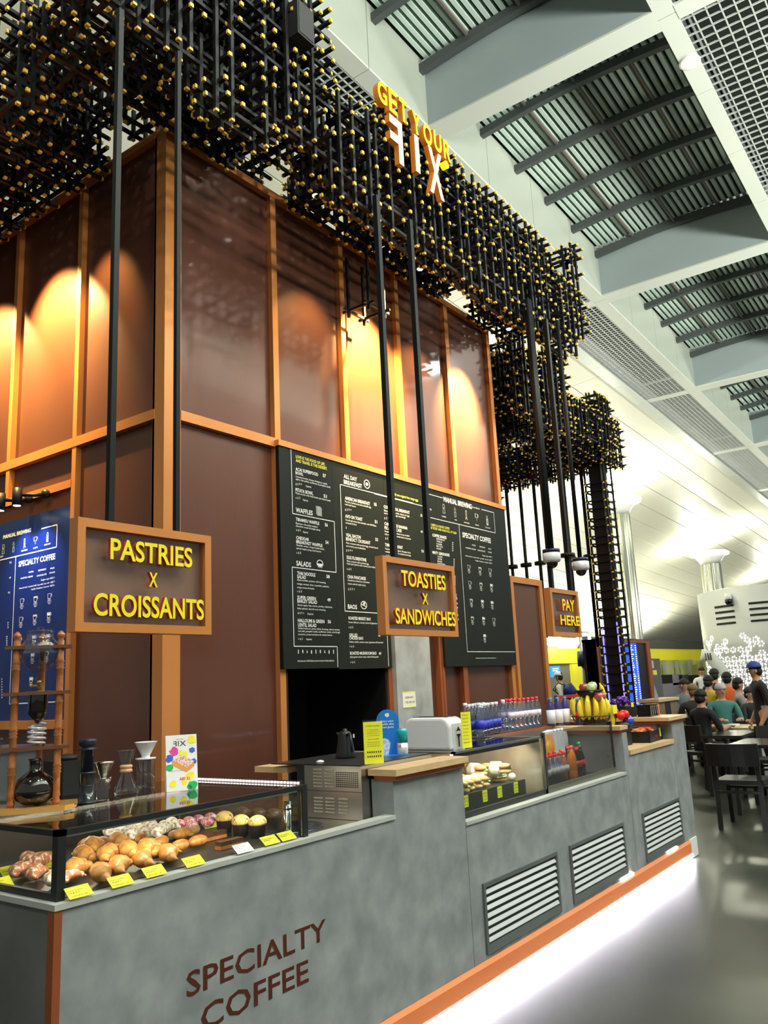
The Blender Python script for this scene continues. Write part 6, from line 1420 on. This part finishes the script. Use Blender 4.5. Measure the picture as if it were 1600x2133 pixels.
for o_, l_ in (('teal shirt seated', 'black chair under the older person in teal'), ('left of the teal', 'black chair under the dark dressed person left of the teal shirt'), ('long brown hair', 'black chair under the person with long brown hair'), ('grey shirt seated', 'black chair under the person in grey at the far bar'), ('orange vest', 'black chair under the person in the orange vest'), ('yellow garment seated', 'black chair under the person with the yellow garment'), ('black hair seated', 'black chair under the person beside the yellow garment'), ('under the standing', 'black chair under the dark dressed person below the standing one'), ('patterned grey', 'black chair under the person in the patterned top')):
    for p in list(COL.objects):
        if p.name.startswith('person') and o_ in p.get('label', ''): sit_chair(p, l_)
t = T('paper_bag', 'white paper bag standing on the black table before the standing person', 'bag', (14.6, 1.95, .75)); b = MB(); b.prism([(-.12, 0), (.16, .0), (.10, .22), (-.02, .30)], -.05, .05); b.build('bag', WHITE, t)

# ================================================================ FAR SHOPS
def wx(px, py, y): return at(px, py, 1, y)
FYY = 9.5
sh = T('food_stand', 'far food stand with a dark fascia and yellow panels', 'kiosk', (0, 0, 0))
def pan(name, px0, px1, py0, py1, y, m, par=sh, th=.12, label=None):
    a = wx(px0, py0, y); c = wx(px1, py0, y); e = wx(px0, py1, y); b = MB(); b.box(a.x, c.x, y, y+th, e.z, a.z); return b.build(name, m, par, label=label)
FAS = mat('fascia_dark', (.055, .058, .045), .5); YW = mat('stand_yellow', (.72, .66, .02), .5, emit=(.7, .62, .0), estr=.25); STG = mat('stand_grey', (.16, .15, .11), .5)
pan('fascia', 1100, 1545, 1322, 1347, FYY, FAS, th=.4)
pan('yellow_band', 1125, 1222, 1347, 1383, FYY+.05, YW); pan('yellow_band', 1340, 1545, 1351, 1376, FYY+.05, YW)
pan('grey_wall', 1110, 1230, 1383, 1500, FYY+.1, STG); pan('yellow_pillar', 1193, 1213, 1383, 1490, FYY, YW)
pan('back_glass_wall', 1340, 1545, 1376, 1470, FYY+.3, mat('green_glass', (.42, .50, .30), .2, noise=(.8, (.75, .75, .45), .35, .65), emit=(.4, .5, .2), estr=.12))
for k in range(5): pan('yellow_blot', 1372+34*k, 1384+34*k, 1385+6*(k % 2), 1425, FYY+.25, mat('blot_yellow_green', (.60, .58, .08), .4))
for k in range(6): pan('glass_post', 1385+26*k, 1387+26*k, 1372, 1450, FYY+.1, mat('post_pale', (.55, .60, .52), .3))
pan('stand_counter', 1345, 1500, 1428, 1500, 8.9, mat('counter_dark_far', (.02, .02, .018), .3), th=.6)
pan('menu_panel', 1352, 1374, 1372, 1455, 8.8, mat('panel_charcoal', (.03, .03, .035), .5))
pan('poster', 1355, 1361, 1376, 1392, 8.75, mat('poster_white', (.6, .6, .6), .5)); pan('poster', 1362, 1368, 1396, 1406, 8.75, YW)
b = MB()
for k in range(5): a = wx(1390+21*k, 1428, 9.1); b.box(a.x, a.x+.7, 8.9, 9.3, a.z, a.z+.35)
b.build('machine_row', mat('machine_black', (.03, .03, .03), .25, .4), sh)
for i, (a_, c_, y_) in enumerate(((1138, 1160, 1333), (1166, 1196, 1340), (1200, 1222, 1330))):
    t = T('strip_lamp', ('left', 'middle', 'right')[i]+' white strip lamp under the far ceiling near the pay sign', 'lamp', (0, 0, 0)); A = wx(a_, y_, 9.2); B = wx(c_, y_, 9.2); b = MB(); b.sweep([(A.x, 9.2, A.z), (B.x, 9.2, A.z)], .13, 10); b.build('tube', LAMPW, t)
    b = MB(); b.box(A.x, B.x, 9.12, 9.28, A.z+.13, A.z+.2); b.build('housing', WHITE, t)
A = wx(1147, 1388, 9.3); B = wx(1168, 1410, 9.3)
t = T('wall_screen', 'bright blue screen above the walking person', 'screen', (A.x, 9.3, B.z)); b = MB(); b.box(0, B.x-A.x, 0, .06, 0, A.z-B.z); b.build('panel', mat('screen_cyan', (.02, .2, .6), .4, emit=(.02, .30, .95), estr=1.1), t); b = MB(); b.box(.1, (B.x-A.x)*.7, -.01, 0, (A.z-B.z)*.55, (A.z-B.z)*.62); b.box(.1, (B.x-A.x)*.8, -.01, 0, (A.z-B.z)*.72, (A.z-B.z)*.8); b.build('screen_text', mat('screen_text', (1, 1, 1), .5, emit=(1, 1, 1), estr=1), t)
# flight board
FB = 5.7
a = at(1240, 1331, 1, FB); c = at(1349, 1331, 1, FB)
fbd = T('flight_board', 'tall copper framed flight information board with a blue screen', 'screen', (a.x, FB, 0)); w = c.x-a.x; zt = a.z
b = MB(); b.box(0, w, 0, .25, .3, zt); b.build('case', mat('board_case', (.012, .012, .018), .3), fbd)
for q in ((w-.20, w, zt-.09, zt), (0, w-.2, zt-.05, zt)): b = MB(); b.box(q[0], q[1], -.03, .26, q[2] if q[0] == 0 else 0, q[3]); b.build('frame', COPPER_D, fbd)
b = MB(); b.box(0, .05, -.02, .2, 0, zt); b.build('frame', COPPER_D, fbd)
sx0 = at(1288, 1340, 1, FB).x-a.x; sx1 = at(1322, 1340, 1, FB).x-a.x; sz = at(1288, 1339, 1, FB).z
b = MB(); b.box(sx0, sx1, -.03, 0, .95, sz); b.build('screen', mat('screen_blue', (.01, .05, .5), .4, emit=(.01, .09, .80), estr=1.0), fbd)
b = MB(); rnd = random.Random(9)
for k in range(30):
    z = sz-.04-.041*k
    if z < .98: break
    b.box(sx0+(sx1-sx0)*.48, sx0+(sx1-sx0)*(.66+.12*rnd.random()), -.034, -.03, z-.018, z); b.box(sx0+(sx1-sx0)*.88, sx0+(sx1-sx0)*.95, -.034, -.03, z-.018, z)
    if k % 3 == 0: b.box(sx0+.03, sx0+.16+.1*rnd.random(), -.034, -.03, z-.014, z)
b.build('screen_text', MATS['screen_text'], fbd)
# cyan advert and grey pole left of the board
A = at(1226, 1332, 1, 6.2); B = at(1240, 1365, 1, 6.2)
t = T('advert_screen', 'glowing turquoise advert beside the flight board', 'screen', (A.x, 6.2, 0)); b = MB(); b.box(0, B.x-A.x, 0, .1, B.z, A.z); b.build('panel', mat('advert_cyan', (.02, .5, .55), .4, emit=(.05, .75, .85), estr=1.1), t); b = MB(); b.box(0, B.x-A.x, .02, .1, 0, B.z); b.build('stand', mat('advert_stand', (.55, .42, .28), .5), t)
P = gp(1222, 17.5); t = T('pole', 'grey metal pole with a dark blue fitting near the flight board', 'pole', P); b = MB(); b.cyl((0, 0), .09, 0, 2.35, 16); b.build('shaft', mat('pole_grey', (.25, .27, .28), .3, .6), t); b = MB(); b.cyl((0, 0), .16, 1.75, 2.05, 16); b.build('fitting', mat('fitting_blue', (.01, .03, .12), .4), t)
P = gp(1190, 14.5); t = T('queue_barrier', 'red belt of a queue barrier behind the fruit basket', 'barrier', (P[0], P[1], 0))
b = MB(); b.box(-.7, .7, -.01, .01, 1.22, 1.27); b.build('belt', mat('belt_red', (.55, .04, .01), .5), t)
for x in (-.7, .7): b = MB(); b.cyl((x, 0), .03, 0, 1.28, 12); b.cyl((x, 0), .16, 0, .02, 20); b.build('post', BLACK, t)
# white drum
dm = T('drum_tower', 'huge white cylindrical drum with slots and glowing perforations', 'structure', (31.2, 6.15, 0)); DR = 2.45
zT = 4.15
b = MB(); b.lathe([(DR, 0), (DR, zT), (DR-.25, zT+.05), (0, zT+.05)], n=72); b.build('shell', mat('drum_white', (.55, .56, .55), .4), dm)
def on_drum(b, ang, z, pts, e=.012):
    b.add([((DR+e)*math.cos(ang+p[0]/DR), (DR+e)*math.sin(ang+p[0]/DR), z+p[1]) for p in pts], [tuple(range(len(pts)))])
rnd = random.Random(5)
b = MB(); a_cam = math.atan2(-6.15, -31.2)
for row_ in range(4):
    z = 3.55-.19*row_
    for (s0, s1) in ((-2.05, -1.25), (-.75, .85), (1.5, 3.0)):
        n = 10; b = MB()
        for k in range(n): x0 = s0+(s1-s0)*k/n; x1 = s0+(s1-s0)*(k+1)/n; on_drum(b, a_cam, z, [(x0, 0), (x0, .07), (x1, .07), (x1, 0)])
        b.build('vent_slot', VOID, dm)
b = MB(); sp_ = .30
for r in range(17):
    for c in range(-12, 13):
        z = .25+r*.145; u = c*.27+(.135 if r % 2 else 0)
        if z > 1.9 and rnd.random() < .40+.5*(z-1.9): continue
        for k in range(6):
            a0 = 2*math.pi*k/6+.3*(r % 2); cx, cz = u+.088*math.cos(a0), z+.078*math.sin(a0); q = .022+.018*rnd.random()
            on_drum(b, a_cam, 0, [(cx+q*math.cos(a0+th)*(1.2 if i == 0 else .85), cz+q*math.sin(a0+th)*(1.2 if i == 0 else .85)) for i, th in enumerate((math.pi, math.pi+1.6, math.pi+2.5, math.pi+3.8, math.pi+4.7))])
o = b.build('glowing_perforations', mat('perforation_glow', (1, 1, 1), .5, emit=(1.0, .96, .93), estr=2.2), dm); o['kind'] = 'stuff'
t = T('dome_camera', 'black dome camera on a white bracket on the drum', 'camera', (31.2+(DR+.1)*math.cos(a_cam-.55), 6.15+(DR+.1)*math.sin(a_cam-.55), 3.72))
b = MB(); b.ball((0, 0, 0), .13, 14); b.build('dome', BLACKG, t); b = MB(); b.cyl((0, 0), .11, .06, .24, 14); b.build('bracket', WHITE, t)
# white curved sculpture arm
P = gp(1476, 24); t = T('curved_sculpture', 'white curved sculpture with dark stripes in front of the second column', 'sculpture', (P[0], P[1], 0)); t.scale = (.68, .68, .93)
d_ = Vector((P[1], -P[0], 0)).normalized()
pts = [Vector((0, 0, 0)), d_*.02+Vector((0, 0, .0)), d_*.75+Vector((0, 0, 1.35)), d_*.45+Vector((0, 0, 1.6)), d_*.12+Vector((0, 0, 2.02)), -d_*.12+Vector((0, 0, 2.12)), -d_*.20+Vector((0, 0, 1.9))]
b = MB(); b.sweep([d_*.95+Vector((0, 0, 0)), d_*.9+Vector((0, 0, .9)), d_*.70+Vector((0, 0, 1.4)), d_*.40+Vector((0, 0, 1.75)), d_*.12+Vector((0, 0, 2.02)), -d_*.1+Vector((0, 0, 2.1)), -d_*.2+Vector((0, 0, 1.95))], [.06, .10, .16, .22, .20, .16, .06], 14); b.build('arm', mat('sculpture_white', (.65, .66, .62), .4), t)
b = MB(); b.sweep([d_*.55+Vector((-.2, 0, 1.35)), d_*.72+Vector((-.2, 0, 1.5))], [.13, .13], 10); b.build('blue_patch', mat('patch_blue', (.10, .25, .50), .4), t)
b = MB()
for k in range(3): b.bar(d_*(.0+.09*k)+Vector((-.24, -.05, 1.93)), d_*(-.02+.09*k)+Vector((-.24, -.05, 2.13)), .03)
b.build('dark_stripes', BLACK, t)
# distant end of the hall
eh = S('wall_back', 'dark far end of the hall behind the seating')
b = MB(); b.box(75, 75.3, -25, 26, 0, 3.2); b.build('far_wall', mat('far_wall_dark', (.035, .035, .03), .7), eh)

# ================================================================ sub-parts: prints, caps and lenses belong to the piece they sit on
ON = {'card_print': ('card', 'card_face'), 'price_print': ('card_face',), 'ticket_print': ('ticket',), 'display_print': ('arch_panel',), 'emblem': ('arch_panel',), 'glacier_print': ('arch_panel',), 'can_print': ('lower_body',), 'notice_print': ('paper',), 'yellow_edge': ('paper',),
      'screen_text': ('screen', 'panel'), 'box_print': ('box',), 'bin_print': ('bin',), 'lens': ('can',), 'eyes_and_mouth': ('body',), 'hair': ('body',), 'cap': ('hair', 'body', 'box'), 'label': ('body',), 'strap': ('backpack',), 'dial_marks': ('end_panel',), 'lever': ('end_panel',), 'picture_icing': ('picture_slice',), 'stem': ('flesh',),
      'perforated_patch': ('body',), 'cylinder_rim': ('coffee_cylinder',), 'globe_lid': ('water_globe',), 'brass_tap': ('water_globe',), 'wooden_collar': ('glass_body',), 'grille_cloth': ('cabinet',), 'trim_ring': ('lens',)}
def st_(n): return n.split('.')[0]
kids = defaultdict(list)
for o in list(COL.objects):
    if o.parent: kids[o.parent].append(o)
for t, ch in list(kids.items()):
    if t.type != 'EMPTY': continue
    for o in ch:
        for want in ON.get(st_(o.name), ()):
            c = [q for q in ch if st_(q.name) == want and q is not o]
            if c and c[0].location.length < 1e-6 and o.location.length < 1e-6 and c[0].parent is t: o.parent = c[0]; break
    # a sub-part of a sub-part would be a fourth level
for o in list(COL.objects):
    if o.parent and o.parent.parent and o.parent.parent.parent: o.parent = o.parent.parent
# repeats told apart by their place in the row
ORD = ['leftmost', 'second', 'third', 'fourth', 'fifth', 'sixth', 'seventh', 'eighth', 'ninth', 'tenth', 'eleventh', 'twelfth', 'thirteenth']
grp = defaultdict(list)
for o in COL.objects:
    if o.parent is None and o.get('group') and o.get('label'): grp[(o['group'], o['label'])].append(o)
for (g, l), os_ in grp.items():
    if 1 < len(os_) <= 13:
        os_.sort(key=lambda q: pr(q.location)[0])
        for i, q in enumerate(os_):
            w = (l.split(' ') if len(l.split(' ')) < 13 else l.split(' ')[:13]); q['label'] = ('leftmost ' if i == 0 else ORD[i]+' from the left, ')+' '.join(w)
